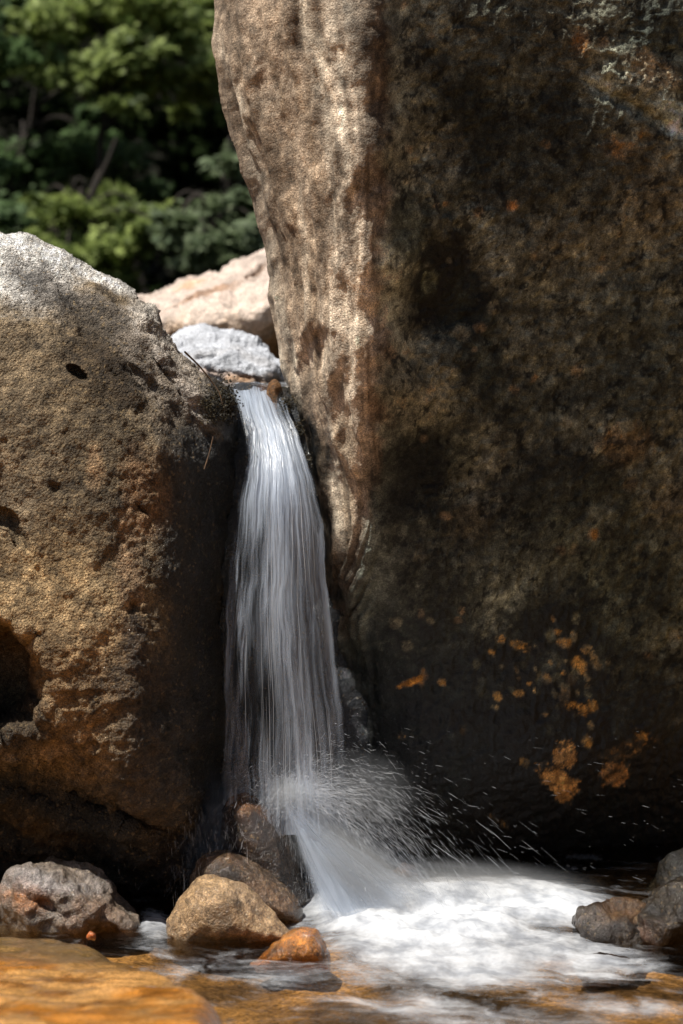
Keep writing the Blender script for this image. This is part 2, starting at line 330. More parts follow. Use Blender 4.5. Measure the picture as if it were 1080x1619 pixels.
rb_ = [(470, 250, 150, 760, -4, lin((172, 146, 124)), .9, .25, 0), (560, 380, 46, 520, -2, lit, .85, .4, 0), (420, 60, 34, 130, -8, lin((172, 146, 124)), .6, .5, 0),  # lit ridge band: sunlit side's brightness painted into the colour
       (425, 160, 46, 24, -35, lin((172, 150, 130)), .7, .6, 0), (455, 190, 20, 24, 20, lin((120, 98, 80)), .7, .5, 0), (475, 30, 22, 50, -12, lin((96, 80, 66)), .6, .6, 0), (500, 90, 14, 150, -12, lin((186, 166, 146)), .6, .5, 0),
       (430, 260, 26, 90, -18, lin((112, 92, 74)), .7, .6, 0), (510, 280, 24, 110, 0, lin((120, 100, 82)), .5, .6, 0), (470, 400, 30, 70, -10, lin((168, 142, 118)), .5, .6, 0),
       (690, 210, 110, 190, 0, lin((84, 68, 52)), .7, .5, 0), (640, 110, 50, 150, 0, lin((124, 102, 80)), .8, .5, 0), (650, 250, 40, 60, 0, lin((110, 88, 66)), .7, .5, 0), (800, 160, 150, 190, 20, lin((58, 50, 40)), .9, .5, 0), (700, 60, 150, 60, 10, lin((94, 76, 58)), .6, .6, 0),
       (740, 200, 50, 90, 0, lin((50, 44, 34)), .8, .5, 0), (900, 60, 60, 60, 0, lin((110, 84, 58)), .5, .6, 0), (915, 66, 14, 20, 0, och, .8, .5, 0), (1040, 60, 60, 80, 0, lin((34, 32, 26)), .9, .5, 0),
       (1030, 110, 40, 20, 30, lin((130, 86, 46)), .6, .6, 0), (960, 145, 44, 14, 35, lin((150, 132, 122)), .7, .5, 0), (1070, 190, 22, 34, -35, lin((168, 152, 142)), .9, .5, 0), (1010, 130, 34, 12, 20, lin((160, 132, 110)), .5, .5, 0),
       (975, 235, 24, 18, 20, lin((150, 98, 54)), .7, .5, 0), (1018, 220, 13, 13, 0, lin((120, 84, 48)), .7, .3, 0), (1030, 300, 60, 80, 0, lin((104, 74, 44)), .6, .6, 0),
       (690, 240, 44, 50, 0, lin((124, 102, 82)), .7, .4, 0), (800, 350, 60, 36, 20, lin((120, 102, 88)), .6, .5, 0), (810, 325, 10, 8, 0, lin((190, 120, 66)), .8, .4, 0), (866, 400, 28, 28, 0, lin((134, 104, 72)), .8, .25, 0),
       (790, 420, 24, 40, 0, lin((124, 106, 94)), .5, .5, 0), (952, 427, 14, 9, 0, lin((130, 98, 66)), .7, .3, 0), (930, 390, 80, 60, 0, lin((96, 74, 54)), .5, .6, 0),
       (640, 360, 34, 60, 0, lin((40, 36, 26)), .9, .4, 0), (700, 460, 62, 84, 10, lin((9, 9, 8)), 1, .3, .2), (675, 442, 12, 18, 0, lin((96, 86, 64)), .6, .4, 0), (760, 560, 50, 110, -10, lin((28, 26, 20)), .9, .5, 0),
       (1000, 560, 110, 140, 0, lin((34, 31, 24)), .75, .5, 0), (880, 560, 60, 120, 0, lin((84, 70, 56)), .5, .6, 0), (830, 640, 90, 60, 0, lin((22, 21, 16)), .7, .6, 0),
       (650, 610, 66, 76, 0, lin((122, 98, 74)), .95, .3, 0), (770, 770, 34, 64, 0, lin((106, 86, 70)), .75, .4, 0),
       (740, 830, 34, 30, 0, lin((120, 80, 34)), .6, .5, 0), (985, 705, 40, 28, 0, lin((132, 84, 30)), .75, .45, 0), (1060, 820, 40, 50, 0, lin((124, 84, 50)), .6, .6, 0), (700, 720, 60, 50, 0, lin((44, 36, 22)), .8, .5, 0),
       (640, 760, 70, 84, 0, lin((15, 15, 10)), .9, .35, 0), (880, 760, 100, 60, 0, lin((16, 15, 12)), .85, .5, 0), (900, 880, 170, 90, 0, oli, .5, .6, 0), (1000, 930, 120, 150, 20, lin((66, 56, 36)), .8, .5, 0),
       (660, 920, 130, 110, 0, lin((20, 19, 14)), .75, .5, .1), (870, 980, 70, 60, 0, lin((14, 14, 10)), .85, .4, .1),
       (480, 690, 40, 90, -28, lin((20, 20, 16)), 1, .35, .4), (520, 860, 26, 100, -10, lin((26, 23, 18)), .9, .4, .4), (548, 740, 18, 110, -4, lin((168, 144, 120)), .8, .4, 0), (538, 880, 12, 40, 10, lin((130, 106, 84)), .6, .6, 0),
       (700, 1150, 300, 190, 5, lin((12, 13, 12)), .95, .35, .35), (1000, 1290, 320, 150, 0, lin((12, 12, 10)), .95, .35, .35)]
for _ in range(110):      # small lichen flecks and rust spots
    cx, cy = random.uniform(610, 1090), random.uniform(-20, 1180); s_ = random.uniform(3, 10)
    rb_.append((cx, cy, s_, s_ * random.uniform(.6, 1.4), random.uniform(0, 90), random.choice((lin((120, 90, 58)), lin((94, 80, 66)), lin((140, 90, 44)), lin((26, 24, 18)))), random.uniform(.3, .8), .4, None))
for _ in range(60):
    cx, cy = random.gauss(860, 70), random.gauss(1070, 55); s_ = random.uniform(3, 9)
    rb_.append((cx, cy, s_ * 1.2, s_ * .8, random.uniform(0, 90), random.choice((lin((180, 122, 62)), lin((150, 112, 70)), lin((104, 84, 56)))), random.uniform(.5, .9), .3, None))
rb_ += [(893, 1190, 16, 24, 8, lin((206, 136, 78)), 1, .12, 0), (880, 1230, 30, 16, 25, lin((200, 130, 72)), 1, .12, 0), (890, 1250, 14, 13, 0, lin((196, 126, 68)), 1, .16, 0), (972, 1225, 22, 20, 20, lin((192, 126, 74)), .95, .2, 0),
        (1000, 1180, 36, 12, -20, lin((150, 98, 50)), .8, .35, 0), (1010, 1160, 14, 6, 30, lin((186, 126, 66)), .9, .3, 0), (825, 1024, 18, 8, 20, lin((190, 128, 64)), .9, .3, 0), (655, 1078, 22, 5, -20, lin((190, 112, 44)), .9, .35, 0), (668, 1072, 5, 12, 10, lin((180, 110, 46)), .8, .35, 0),
        (790, 1300, 16, 4, 30, lin((150, 96, 40)), .8, .3, 0), (915, 1050, 10, 8, 0, lin((200, 136, 70)), .9, .3, 0), (912, 1120, 20, 8, 20, lin((180, 116, 54)), .9, .35, 0), (700, 1080, 6, 5, 0, lin((170, 110, 50)), .8, .3, 0)]
for x0 in range(352, 600, 9):    # pale and dark mineral streaks down the lit face
    for _ in range(2):
        rb_.append((x0 + random.uniform(-5, 5), random.uniform(-40, 760), random.uniform(3, 8), random.uniform(50, 170), -5 if x0 > 480 else -14, random.choice((lin((226, 204, 182)), lin((96, 78, 62)), lin((122, 100, 80)), lin((140, 116, 94)))), random.uniform(.3, .7), .6, None))
rb_ = [b for b in rb_ if b[0] is not None]
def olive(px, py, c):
    # shaded side painted grey olive to offset warm bounce light; darker algae low down
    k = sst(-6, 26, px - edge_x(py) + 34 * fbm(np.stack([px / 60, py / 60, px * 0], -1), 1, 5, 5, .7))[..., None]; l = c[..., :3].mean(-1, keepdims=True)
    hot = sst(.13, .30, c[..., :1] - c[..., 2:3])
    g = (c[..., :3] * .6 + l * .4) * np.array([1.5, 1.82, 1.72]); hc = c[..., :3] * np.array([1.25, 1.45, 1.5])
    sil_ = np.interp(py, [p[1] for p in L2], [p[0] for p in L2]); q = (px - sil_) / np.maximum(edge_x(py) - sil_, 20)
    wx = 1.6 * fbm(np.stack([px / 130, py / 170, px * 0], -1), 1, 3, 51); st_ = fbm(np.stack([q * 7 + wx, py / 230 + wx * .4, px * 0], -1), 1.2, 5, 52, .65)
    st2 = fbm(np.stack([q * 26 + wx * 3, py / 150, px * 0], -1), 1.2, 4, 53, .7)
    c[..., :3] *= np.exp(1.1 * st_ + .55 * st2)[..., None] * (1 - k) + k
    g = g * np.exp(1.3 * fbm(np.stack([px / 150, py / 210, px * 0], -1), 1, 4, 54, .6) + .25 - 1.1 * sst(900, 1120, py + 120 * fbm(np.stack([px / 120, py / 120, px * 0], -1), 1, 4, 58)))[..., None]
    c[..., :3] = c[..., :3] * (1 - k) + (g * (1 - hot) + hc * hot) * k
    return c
def streak_post(px, py, V):
    a = sst(640, 540, px) * 1.0
    sil_ = np.interp(py, [p[1] for p in L2], [p[0] for p in L2]); q = (px - sil_) / np.maximum(edge_x(py) - sil_, 20)
    wx = 1.6 * fbm(np.stack([px / 130, py / 170, px * 0], -1), 1, 3, 51)
    flute = .026 * sst(610, 560, px) * fbm(np.stack([q * 7 + wx, py / 230 + wx * .4, px * 0], -1), .8, 3, 52, .5)
    fr = flute + sst(620, 680, px) * .014 * fbm(V, 24, 4, 77, .65, ridge=True)
    return fr + a * (0.018 * fbm(np.stack([V[..., 0] * 7 + V[..., 2] * 1.2, V[..., 1] * 7, V[..., 2] * 1.1], -1), 1.3, 3, 74, ridge=True) + 0.010 * fbm(np.stack([V[..., 0] * 14, V[..., 1] * 14, V[..., 2] * 1.6], -1), 1.4, 4, 71) + 0.004 * fbm(np.stack([V[..., 0] * 60, V[..., 1] * 60, V[..., 2] * 9], -1), 1.0, 3, 72))
_tp = tps(dr)
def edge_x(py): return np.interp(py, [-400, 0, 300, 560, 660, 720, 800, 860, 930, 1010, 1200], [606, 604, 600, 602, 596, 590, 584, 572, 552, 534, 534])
def right_depth(px, py):
    return _tp(px, py) + .10 * sst(-40, 66, px - edge_x(py) + 14 * fbm(np.stack([px / 200, py / 110, px * 0], -1), 1, 3, 15)) * sst(1250, 1050, py)
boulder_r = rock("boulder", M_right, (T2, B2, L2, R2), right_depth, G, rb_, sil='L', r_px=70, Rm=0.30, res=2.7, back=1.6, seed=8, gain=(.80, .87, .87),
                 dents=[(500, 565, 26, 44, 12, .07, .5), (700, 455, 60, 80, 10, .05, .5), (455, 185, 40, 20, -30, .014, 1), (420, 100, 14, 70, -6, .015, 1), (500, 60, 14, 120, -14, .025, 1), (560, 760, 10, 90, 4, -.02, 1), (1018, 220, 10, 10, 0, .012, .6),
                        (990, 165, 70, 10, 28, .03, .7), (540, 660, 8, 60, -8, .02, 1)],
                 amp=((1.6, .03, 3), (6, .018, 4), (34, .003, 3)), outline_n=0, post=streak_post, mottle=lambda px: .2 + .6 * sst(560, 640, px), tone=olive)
tag(boulder_r, "giant overhanging brown boulder right of the waterfall, with dark stains and orange patches", "boulder")

# dark rock behind the waterfall and the lip ------------------------
ledge = rock("boulder", M_wet, ([(340, 632), (375, 616), (450, 618), (560, 640)], [(300, 1540), (450, 1550), (640, 1540)], [(340, 632), (320, 1000), (300, 1540)], [(560, 640), (600, 1000), (640, 1540)]),
             [(340, 632, 7.5), (560, 640, 7.5), (420, 700, 7.42), (420, 1000, 7.5), (300, 1540, 7.7), (640, 1540, 7.8), (470, 1300, 7.55)], lin((26, 30, 34)),
             [(425, 650, 20, 40, 0, lin((120, 78, 34)), .8, .5, .9), (450, 1150, 200, 500, 0, lin((24, 30, 36)), .8, .5, 1.0)], sil='T', r_px=30, Rm=.2, res=6, back=1.1, seed=12,
             amp=((3, .05, 3), (12, .02, 4)))
tag(ledge, "dark dripping rock wedged behind the waterfall under its lip", "boulder")
orange_lip = rock("rock", M_wet, ([(424, 606), (434, 600), (444, 606)], [(424, 668), (440, 690), (458, 672)], [(424, 606), (421, 640), (424, 668)], [(444, 606), (452, 640), (458, 672)]),
             7.37, lin((92, 62, 30)), [(447, 640, 8, 22, 0, lin((20, 18, 14)), 1, .3, 1)], r_px=16, Rm=.07, res=2, back=.12, seed=14, amp=((14, .01, 3),), smooth_it=3)
tag(orange_lip, "small wet orange stone parting the water at the top of the waterfall", "rock")

# pale boulders upstream --------------------------------------------
beige = rock("boulder", M_pale, ([(200, 484), (222, 467), (262, 454), (322, 437), (352, 430), (372, 420), (402, 408), (425, 396), (500, 382), (620, 372)],
             [(230, 640), (300, 640), (400, 660), (620, 670)], [(200, 484), (205, 560), (230, 640)], [(620, 372), (650, 520), (620, 670)]),
             [(200, 490, 10.1), (260, 456, 10.3), (340, 434, 10.5), (430, 396, 10.7), (600, 375, 10.8), (250, 510, 9.75), (330, 512, 9.6), (420, 485, 9.6), (600, 470, 9.7), (380, 460, 10.0), (280, 480, 10.0),
              (250, 545, 9.9), (330, 550, 9.85), (440, 540, 9.95), (600, 560, 10.0), (300, 640, 10.5), (500, 640, 10.5)],
             lin((192, 175, 162)), [(300, 455, 30, 8, -14, lin((196, 150, 96)), .5, .5, 0), (350, 462, 70, 5, -24, lin((150, 112, 80)), .7, .5, 0), (400, 440, 40, 6, -30, lin((120, 94, 74)), .6, .5, 0), (360, 500, 90, 16, -12, lin((214, 196, 180)), .6, .5, 0),
             (360, 550, 120, 34, 0, lin((190, 158, 124)), .8, .4, 0)], sil='TL', r_px=14, Rm=.12, res=2.6, back=1.6, seed=21, gain=1.0,
             dents=[(352, 462, 70, 5, -24, .05, .8), (395, 442, 40, 5, -32, .06, .8), (300, 462, 34, 6, -10, .03, .8), (290, 500, 50, 4, -8, .03, .8)], amp=((3, .05, 4), (12, .03, 4), (40, .008, 3)), outline_n=4, ridge=(4, .04, 2.0), mottle=.15)
tag(beige, "pinkish cream boulder with a sunlit top and shaded underside behind the small white boulder", "boulder")
whiteb = rock("boulder", M_pale, ([(278, 545), (284, 536), (302, 525), (330, 519), (362, 523), (395, 537), (428, 566), (446, 588), (470, 602)],
              [(290, 640), (350, 640), (470, 640)], [(278, 545), (276, 590), (290, 640)], [(470, 602), (476, 622), (470, 640)]),
              [(278, 560, 8.8), (330, 522, 8.9), (400, 545, 8.8), (460, 600, 8.7), (320, 560, 8.45), (370, 575, 8.35), (420, 590, 8.35), (350, 605, 8.3), (400, 612, 8.3), (300, 640, 8.6), (460, 640, 8.6)],
              lin((176, 179, 185)), [(400, 604, 60, 10, 0, lin((120, 92, 62)), .8, .5, .2), (350, 592, 50, 7, 10, lin((170, 128, 84)), .5, .5, 0), (340, 560, 60, 6, -10, lin((178, 176, 176)), .4, .6, 0), (400, 570, 40, 6, 30, lin((170, 168, 168)), .5, .6, 0)],
              sil='TR', r_px=16, Rm=.14, res=2.0, back=.8, seed=24, gain=1.0,
              dents=[(330, 566, 46, 3, -6, .03, .8), (385, 572, 44, 4, 28, .03, .8), (350, 588, 40, 4, 10, .03, .8), (400, 600, 40, 3, 5, .02, .8)], amp=((5, .05, 4), (16, .02, 4)), outline_n=6, ridge=(7, .03, 1.6), mottle=.18)
tag(whiteb, "rounded white boulder just above the waterfall lip", "boulder")

# rocks at the foot -------------------------------------------------
def foot_rock(name, top, bottom, left, right, Y0, B, base, blobs, label, seed, r_px=60, res=2.0, tilt=(), amp=((6, .035, 4), (26, .009, 4)), wet=.6, mat=None, outline_n=2, dents=(), back=None, gain=1.0, cat="rock", group=None, ridge=(8, .018, 1)):
    b0 = [(0.5 * (top[0][0] + bottom[-1][0]), 0.5 * (top[len(top) // 2][1] + bottom[0][1]), 2000, 2000, 0, None, 1, .5, wet)]
    d = (lambda px, py: Y0 + sum(k * (px * a + py * b - c_) for (a, b, c_, k) in tilt)) if tilt else Y0
    o = rock(name, mat or M_wet, (top, bottom, left, right), d, base, b0 + list(blobs), r_px=r_px, Rm=B, res=res, back=back or B * 1.2, seed=seed, gain=gain, amp=amp, smooth_it=10, outline_n=outline_n, warp=.4, dents=dents, ridge=ridge, mottle=.4, prof=.3)
    return tag(o, label, cat, group)
foot_rock("rock", [(350, 1310), (352, 1282), (366, 1264), (392, 1259), (420, 1276), (447, 1308)], [(372, 1440), (440, 1470), (492, 1462)], [(352, 1300), (348, 1330), (358, 1380), (372, 1440)], [(445, 1305), (468, 1350), (484, 1400), (492, 1462)],
          6.80, .17, lin((56, 40, 27)), [(396, 1272, 44, 16, 10, lin((130, 84, 36)), .8, .6, .9), (365, 1330, 20, 50, 0, lin((30, 22, 16)), .8, .5, .9), (440, 1390, 40, 60, 0, lin((92, 76, 60)), .6, .6, .6)],
          "dark glossy upright rock the waterfall breaks on, topmost of the rocks at its foot", 31, r_px=60, wet=1.0, gain=.75, ridge=None, outline_n=1, amp=((6, .02, 3), (26, .006, 4)))
foot_rock("rock", [(303, 1385), (322, 1352), (350, 1345), (372, 1348), (410, 1372), (450, 1400)], [(330, 1480), (400, 1480), (482, 1464)], [(303, 1385), (306, 1420), (330, 1480)], [(450, 1400), (474, 1430), (482, 1464)],
          6.66, .15, lin((96, 76, 56)), [(340, 1355, 40, 14, 0, lin((104, 72, 36)), .7, .6, .9), (370, 1390, 30, 12, 30, lin((28, 22, 18)), .8, .5, .9), (420, 1420, 40, 20, 30, lin((140, 108, 78)), .7, .6, .5)],
          "long wet brown rock between the upright dark rock and the rounded tan rock", 33, r_px=50, wet=1.0, gain=.75, ridge=(8, .010, 1), amp=((5, .02, 4), (26, .008, 4)))
foot_rock("rock", [(262, 1455), (285, 1412), (312, 1388), (345, 1385), (382, 1398), (410, 1425)], [(272, 1520), (360, 1525), (468, 1500)], [(262, 1455), (262, 1490), (272, 1520)], [(410, 1425), (440, 1452), (468, 1482), (468, 1500)],
          6.46, .16, lin((156, 128, 94)), [(320, 1500, 120, 16, 0, lin((44, 36, 26)), .9, .5, .8), (340, 1450, 60, 20, 10, lin((110, 86, 58)), .5, .6, .3), (390, 1420, 40, 12, 40, lin((190, 160, 126)), .6, .6, .4)],
          "rounded tan speckled rock standing in the pool below the long wet brown rock", 35, r_px=66, wet=.6, ridge=(8, .008, 1), amp=((5, .02, 4), (26, .008, 4)))
foot_rock("rock", [(392, 1524), (420, 1498), (452, 1476), (476, 1471), (500, 1478), (516, 1500)], [(404, 1540), (460, 1545), (522, 1535)], [(392, 1524), (396, 1532), (404, 1540)], [(516, 1500), (522, 1518), (522, 1535)],
          6.31, .12, lin((160, 100, 34)), [(440, 1500, 24, 8, -30, lin((70, 38, 14)), .8, .5, 1), (470, 1490, 30, 10, 0, lin((190, 120, 44)), .6, .6, 1)],
          "small glossy orange rock in front of the rounded tan rock", 37, r_px=34, res=1.5, wet=1.0, ridge=(10, .007, 1), amp=((6, .02, 4), (26, .006, 4)))
foot_rock("rock", [(8, 1400), (20, 1376), (60, 1368), (100, 1366), (140, 1380), (160, 1392)], [(24, 1492), (110, 1496), (216, 1492)], [(8, 1400), (10, 1440), (24, 1492)], [(160, 1392), (178, 1418), (205, 1438), (226, 1460), (216, 1492)],
          6.62, .22, lin((116, 104, 92)), [(50, 1420, 34, 16, 20, lin((176, 112, 56)), .7, .6, .3), (80, 1400, 90, 16, 5, lin((132, 128, 128)), .6, .6, .7), (80, 1485, 120, 14, 0, lin((46, 38, 28)), .9, .5, .8), (150, 1450, 60, 30, 30, lin((120, 94, 74)), .7, .6, .5), (100, 1430, 20, 10, 30, lin((60, 48, 38)), .6, .6, .6)],
          "angular grey rock with rusty patches under the big left boulder", 39, r_px=46, wet=.7, outline_n=6, ridge=(6, .035, 1), dents=[(70, 1430, 34, 8, 30, .03, .7), (150, 1420, 8, 30, -30, .02, .8)], amp=((6, .04, 4), (24, .01, 4)))
foot_rock("pebble", [(138, 1478), (143, 1472), (150, 1476)], [(139, 1486), (150, 1487)], [(138, 1478), (137, 1482), (139, 1486)], [(150, 1476), (152, 1482), (150, 1487)], 6.42, .03, lin((176, 92, 40)), [], "tiny rust orange pebble at the foot of the angular grey rock", 41, r_px=6, res=1, wet=.8, outline_n=0, amp=((30, .003, 2),), cat="pebble", ridge=None)
foot_rock("rock", [(908, 1456), (930, 1438), (965, 1431), (1000, 1434), (1040, 1452)], [(945, 1520), (990, 1524), (1050, 1520)], [(908, 1456), (914, 1476), (945, 1520)], [(1040, 1452), (1058, 1490), (1050, 1520)],
          6.52, .17, lin((44, 33, 24)), [(935, 1455, 30, 14, 10, lin((120, 108, 98)), .5, .6, .9), (990, 1445, 40, 12, 0, lin((120, 84, 44)), .6, .6, .6), (985, 1490, 40, 20, 0, lin((62, 52, 40)), .6, .6, .6)],
          "dark brown rock with pale flecks at the right edge of the foam", 43, r_px=40, wet=.6, gain=.6, outline_n=8, ridge=(7, .04, 1))
foot_rock("rock", [(1000, 1460), (1030, 1425), (1062, 1402), (1110, 1392), (1170, 1410)], [(1000, 1516), (1080, 1524), (1190, 1515)], [(1000, 1460), (992, 1490), (1000, 1516)], [(1170, 1410), (1200, 1460), (1190, 1515)],
          6.48, .22, lin((44, 35, 22)), [(1060, 1480, 40, 26, 0, lin((66, 50, 38)), .6, .6, .5), (1020, 1490, 14, 24, 10, lin((116, 82, 60)), .7, .6, .5)],
          "olive brown rock leaning against the dark flecked rock at the right edge", 45, r_px=56, wet=.45, gain=.6, outline_n=12, ridge=(5, .05, 1))
foot_rock("rock", [(1040, 1390), (1056, 1356), (1080, 1346), (1130, 1345), (1180, 1370)], [(1040, 1430), (1100, 1440), (1190, 1430)], [(1040, 1390), (1036, 1410), (1040, 1430)], [(1180, 1370), (1196, 1400), (1190, 1430)],
          7.15, .22, lin((34, 31, 24)), [], "mossy dark rock in the shade under the giant boulder", 47, r_px=50, wet=.3, gain=.6)
foot_rock("rock", [(628, 1380), (640, 1368), (655, 1372), (662, 1392)], [(630, 1420), (662, 1420)], [(628, 1380), (626, 1400), (630, 1420)], [(662, 1392), (664, 1406), (662, 1420)], 7.30, .08, lin((120, 84, 50)), [], "small brown stone half hidden in the spray behind the foam", 49, r_px=18, res=1.5, wet=.8, outline_n=0)
foot_rock("rock", [(828, 1474), (842, 1456), (858, 1460), (872, 1478)], [(832, 1506), (872, 1506)], [(828, 1474), (828, 1490), (832, 1506)], [(872, 1478), (874, 1492), (872, 1506)], 6.72, .08, lin((100, 80, 56)), [], "small brown stone washed over by foam left of the dark flecked rock", 51, r_px=20, res=1.5, wet=.9, outline_n=0)
foot_rock("rock", [(900, 1530), (940, 1521), (980, 1524), (1015, 1534)], [(920, 1560), (980, 1572), (1020, 1556)], [(900, 1520), (905, 1545), (920, 1560)], [(1015, 1520), (1026, 1540), (1020, 1556)], 6.30, .10, lin((120, 96, 72)), [], "flat tan stone barely breaking the water below the dark flecked rock", 53, r_px=30, res=2, wet=.8)

# foreground slab ---------------------------------------------------
def slab_mesh():
    n, m = 150, 190
    x = np.linspace(-2.6, -0.02, m)[None]; y = np.linspace(4.2, 6.62, n)[:, None]
    X, Yy = np.broadcast_arrays(x, y)
    edge = np.interp(Yy, [4.2, 5.0, 5.45, 5.8, 6.1, 6.35, 6.5, 6.62], [-.12, -.2, -.27, -.42, -.60, -.76, -1.0, -1.2]) + .05 * fbm(np.stack([X * 0, Yy, Yy * 0], -1), 3, 3, 2)
    q = np.stack([X, Yy, X * 0], -1)
    h = np.interp(Yy, [4.2, 5.0, 5.6, 6.1, 6.4, 6.62], [.40, .26, .15, .07, .035, -.05]) + 0.05 * np.clip(-X - .8, 0, 2)
    h = h + .022 * fbm(q * np.array([1, 1.6, 1]), 2.2, 4, 4) + .012 * fbm(q * np.array([1, 3.0, 1]), 6, 4, 7)
    d = edge - X
    z = np.where(d > 0, h * sst(-.02, .18, d) - .04 * (1 - sst(0, .2, d)), -.04 + 1.2 * np.clip(d, -.4, 0))
    z = np.minimum(z, np.interp(Yy, [4.0, 6.45, 6.62], [9, 9, -.15]))
    V = np.stack([X, Yy, z], -1)
    c = np.zeros((n, m, 4)); na = fbm(q * np.array([1, 1.3, 1]), 2.6, 5, 9, .65); nb = fbm(q * np.array([1, 1.5, 1]), 6, 5, 12, .65)
    c[..., :3] = lin((176, 114, 44)); k = sst(-.1, .25, na)[..., None]; c[..., :3] += (lin((198, 156, 100)) - c[..., :3]) * k * .6
    k = sst(.05, .35, nb)[..., None]; c[..., :3] += (lin((120, 74, 26)) - c[..., :3]) * k * .8
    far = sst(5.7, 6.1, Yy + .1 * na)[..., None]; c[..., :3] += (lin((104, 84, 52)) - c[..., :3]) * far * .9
    c[..., 3] = 1
    bot = V.copy(); bot[..., 2] = -.35
    Vv = np.r_[V.reshape(-1, 3), bot.reshape(-1, 3)]; f = np.r_[gridfaces(n, m), gridfaces(n, m, n * m, True)]
    return mesh_np("rock_slab", Vv, f, M_slab, None, {"col": np.r_[c.reshape(-1, 4), c.reshape(-1, 4)]})
M_slab = rock_mat("wet_slab", grain=120, gstr=0.3, gdist=0.004, mid=14, contrast=0.25, coat=1.0, rough0=0.5)
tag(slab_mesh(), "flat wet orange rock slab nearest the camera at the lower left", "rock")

# ------------------------------------------------------------------ ground, pool, stream
M_bed = rock_mat("stream_bed", spec=.05, grain=60, gstr=0.6, gdist=0.01, mid=9, contrast=0.45)
def ground():
    x = np.r_[np.linspace(-60, -4, 40), np.linspace(-3.9, 3.9, 160), np.linspace(4, 60, 40)][None]; y = np.r_[np.linspace(-30, 3.4, 30), np.linspace(3.5, 9, 160), np.linspace(9.1, 60, 90)][:, None]
    X, Yy = np.broadcast_arrays(x, y); q = np.stack([X, Yy, X * 0], -1)
    z = -.11 + .05 * fbm(q, 3, 4, 3) + 1.9 * sst(8.2, 8.8, Yy) + .03 * np.clip(Yy - 9, 0, 6)
    side = np.maximum(sst(1.9, 5.0, np.abs(X)), 0) * sst(-20, 2, Yy)
    z = z + side * 1.2 * (1 - sst(8.2, 9, Yy)) + sst(8, 20, np.abs(X)) * 6
    hill = np.clip(Yy - 23.5, 0, 100); z = z + .75 * hill + fbm(q, .3, 3, 6) * .5 * sst(12, 20, Yy)
    c = np.zeros(X.shape + (4,)); k = sst(-.3, .4, fbm(q, 4, 4, 8))[..., None]
    c[..., :3] = lin((146, 114, 72)) * (1 - k) + lin((78, 62, 44)) * k
    u = sst(8.4, 10, Yy)[..., None]; c[..., :3] = c[..., :3] * (1 - u) + lin((20, 20, 13)) * u; c[..., 3] = .2
    n, m = X.shape
    o = mesh_np("ground", np.stack([X, Yy, z], -1), gridfaces(n, m), M_bed, None, {"col": c.reshape(-1, 4)})
    return tag(o, "stream bed and forest floor of the gorge", None, None, "structure")
ground()

def water_mat(name, streaks=True):
    """clear brown water with foam where attribute 'foam' is high; 'flow' = flow coordinates"""
    m, nt = new_mat(name)
    fo = N(nt, "Attribute", attribute_name="foam"); fl = N(nt, "Attribute", attribute_name="flow"); tc = N(nt, "TexCoord")
    n1 = N(nt, "TexNoise", i={"Scale": 1.0, "Detail": 5.0, "Roughness": 0.62}); nt.links.new(fl.outputs["Vector"], n1.inputs["Vector"])
    n2 = N(nt, "TexNoise", i={"Scale": 60.0, "Detail": 4.0}); nt.links.new(tc.outputs["Object"], n2.inputs["Vector"])
    s = mathn(nt, 'ADD', fo.outputs["Fac"], mathn(nt, 'MULTIPLY', mathn(nt, 'SUBTRACT', n1.outputs[0], 0.5), mrange(nt, fo.outputs['Fac'], .5, 1.1, 1.7, .5)))
    s = mathn(nt, 'ADD', s, mathn(nt, 'MULTIPLY', mathn(nt, 'SUBTRACT', n2.outputs[0], 0.5), 0.25))
    al = mrange(nt, s, 0.12, 1.35, 0.0, 0.97)
    df = N(nt, "BsdfDiffuse", i={"Color": (0.62, 0.66, 0.71, 1)}); tl = N(nt, "BsdfTranslucent", i={"Color": (0.62, 0.67, 0.73, 1)})
    n6 = N(nt, "TexNoise", i={"Scale": 9.0, "Detail": 5.0, "Roughness": .6}); nt.links.new(tc.outputs['Object'], n6.inputs['Vector'])
    fc = mixc(nt, mrange(nt, n6.outputs[0], .35, .65, 0, 1), (.42, .45, .50), (.80, .83, .87)); nt.links.new(fc, df.inputs['Color'])
    mf = N(nt, "MixShader", i={0: 0.3}); nt.links.new(df.outputs[0], mf.inputs[1]); nt.links.new(tl.outputs[0], mf.inputs[2])
    tr = N(nt, "BsdfTransparent", i={"Color": (0.90, 0.82, 0.68, 1)}); gl = N(nt, "BsdfGlossy", i={"Roughness": 0.07})
    bp = N(nt, "Bump", i={"Strength": 0.8, "Distance": 0.02}); nt.links.new(n1.outputs[0], bp.inputs["Height"])
    bq = N(nt, "Bump", i={"Strength": 0.7, "Distance": 0.008}); nt.links.new(n2.outputs[0], bq.inputs["Height"]); nt.links.new(bp.outputs[0], bq.inputs["Normal"])
    nt.links.new(bq.outputs[0], gl.inputs["Normal"]); fr = N(nt, "Fresnel", i={"IOR": 1.33}); nt.links.new(bq.outputs[0], fr.inputs["Normal"])
    mw = N(nt, "MixShader"); nt.links.new(fr.outputs[0], mw.inputs[0]); nt.links.new(tr.outputs[0], mw.inputs[1]); nt.links.new(gl.outputs[0], mw.inputs[2])
    mx = N(nt, "MixShader"); nt.links.new(al, mx.inputs[0]); nt.links.new(mw.outputs[0], mx.inputs[1]); nt.links.new(mf.outputs[0], mx.inputs[2])
    out = N(nt, "OutputMaterial"); nt.links.new(mx.outputs[0], out.inputs[0]); return m
M_water = water_mat("pool_water")
IMP = P(560, 1440, 6.95)
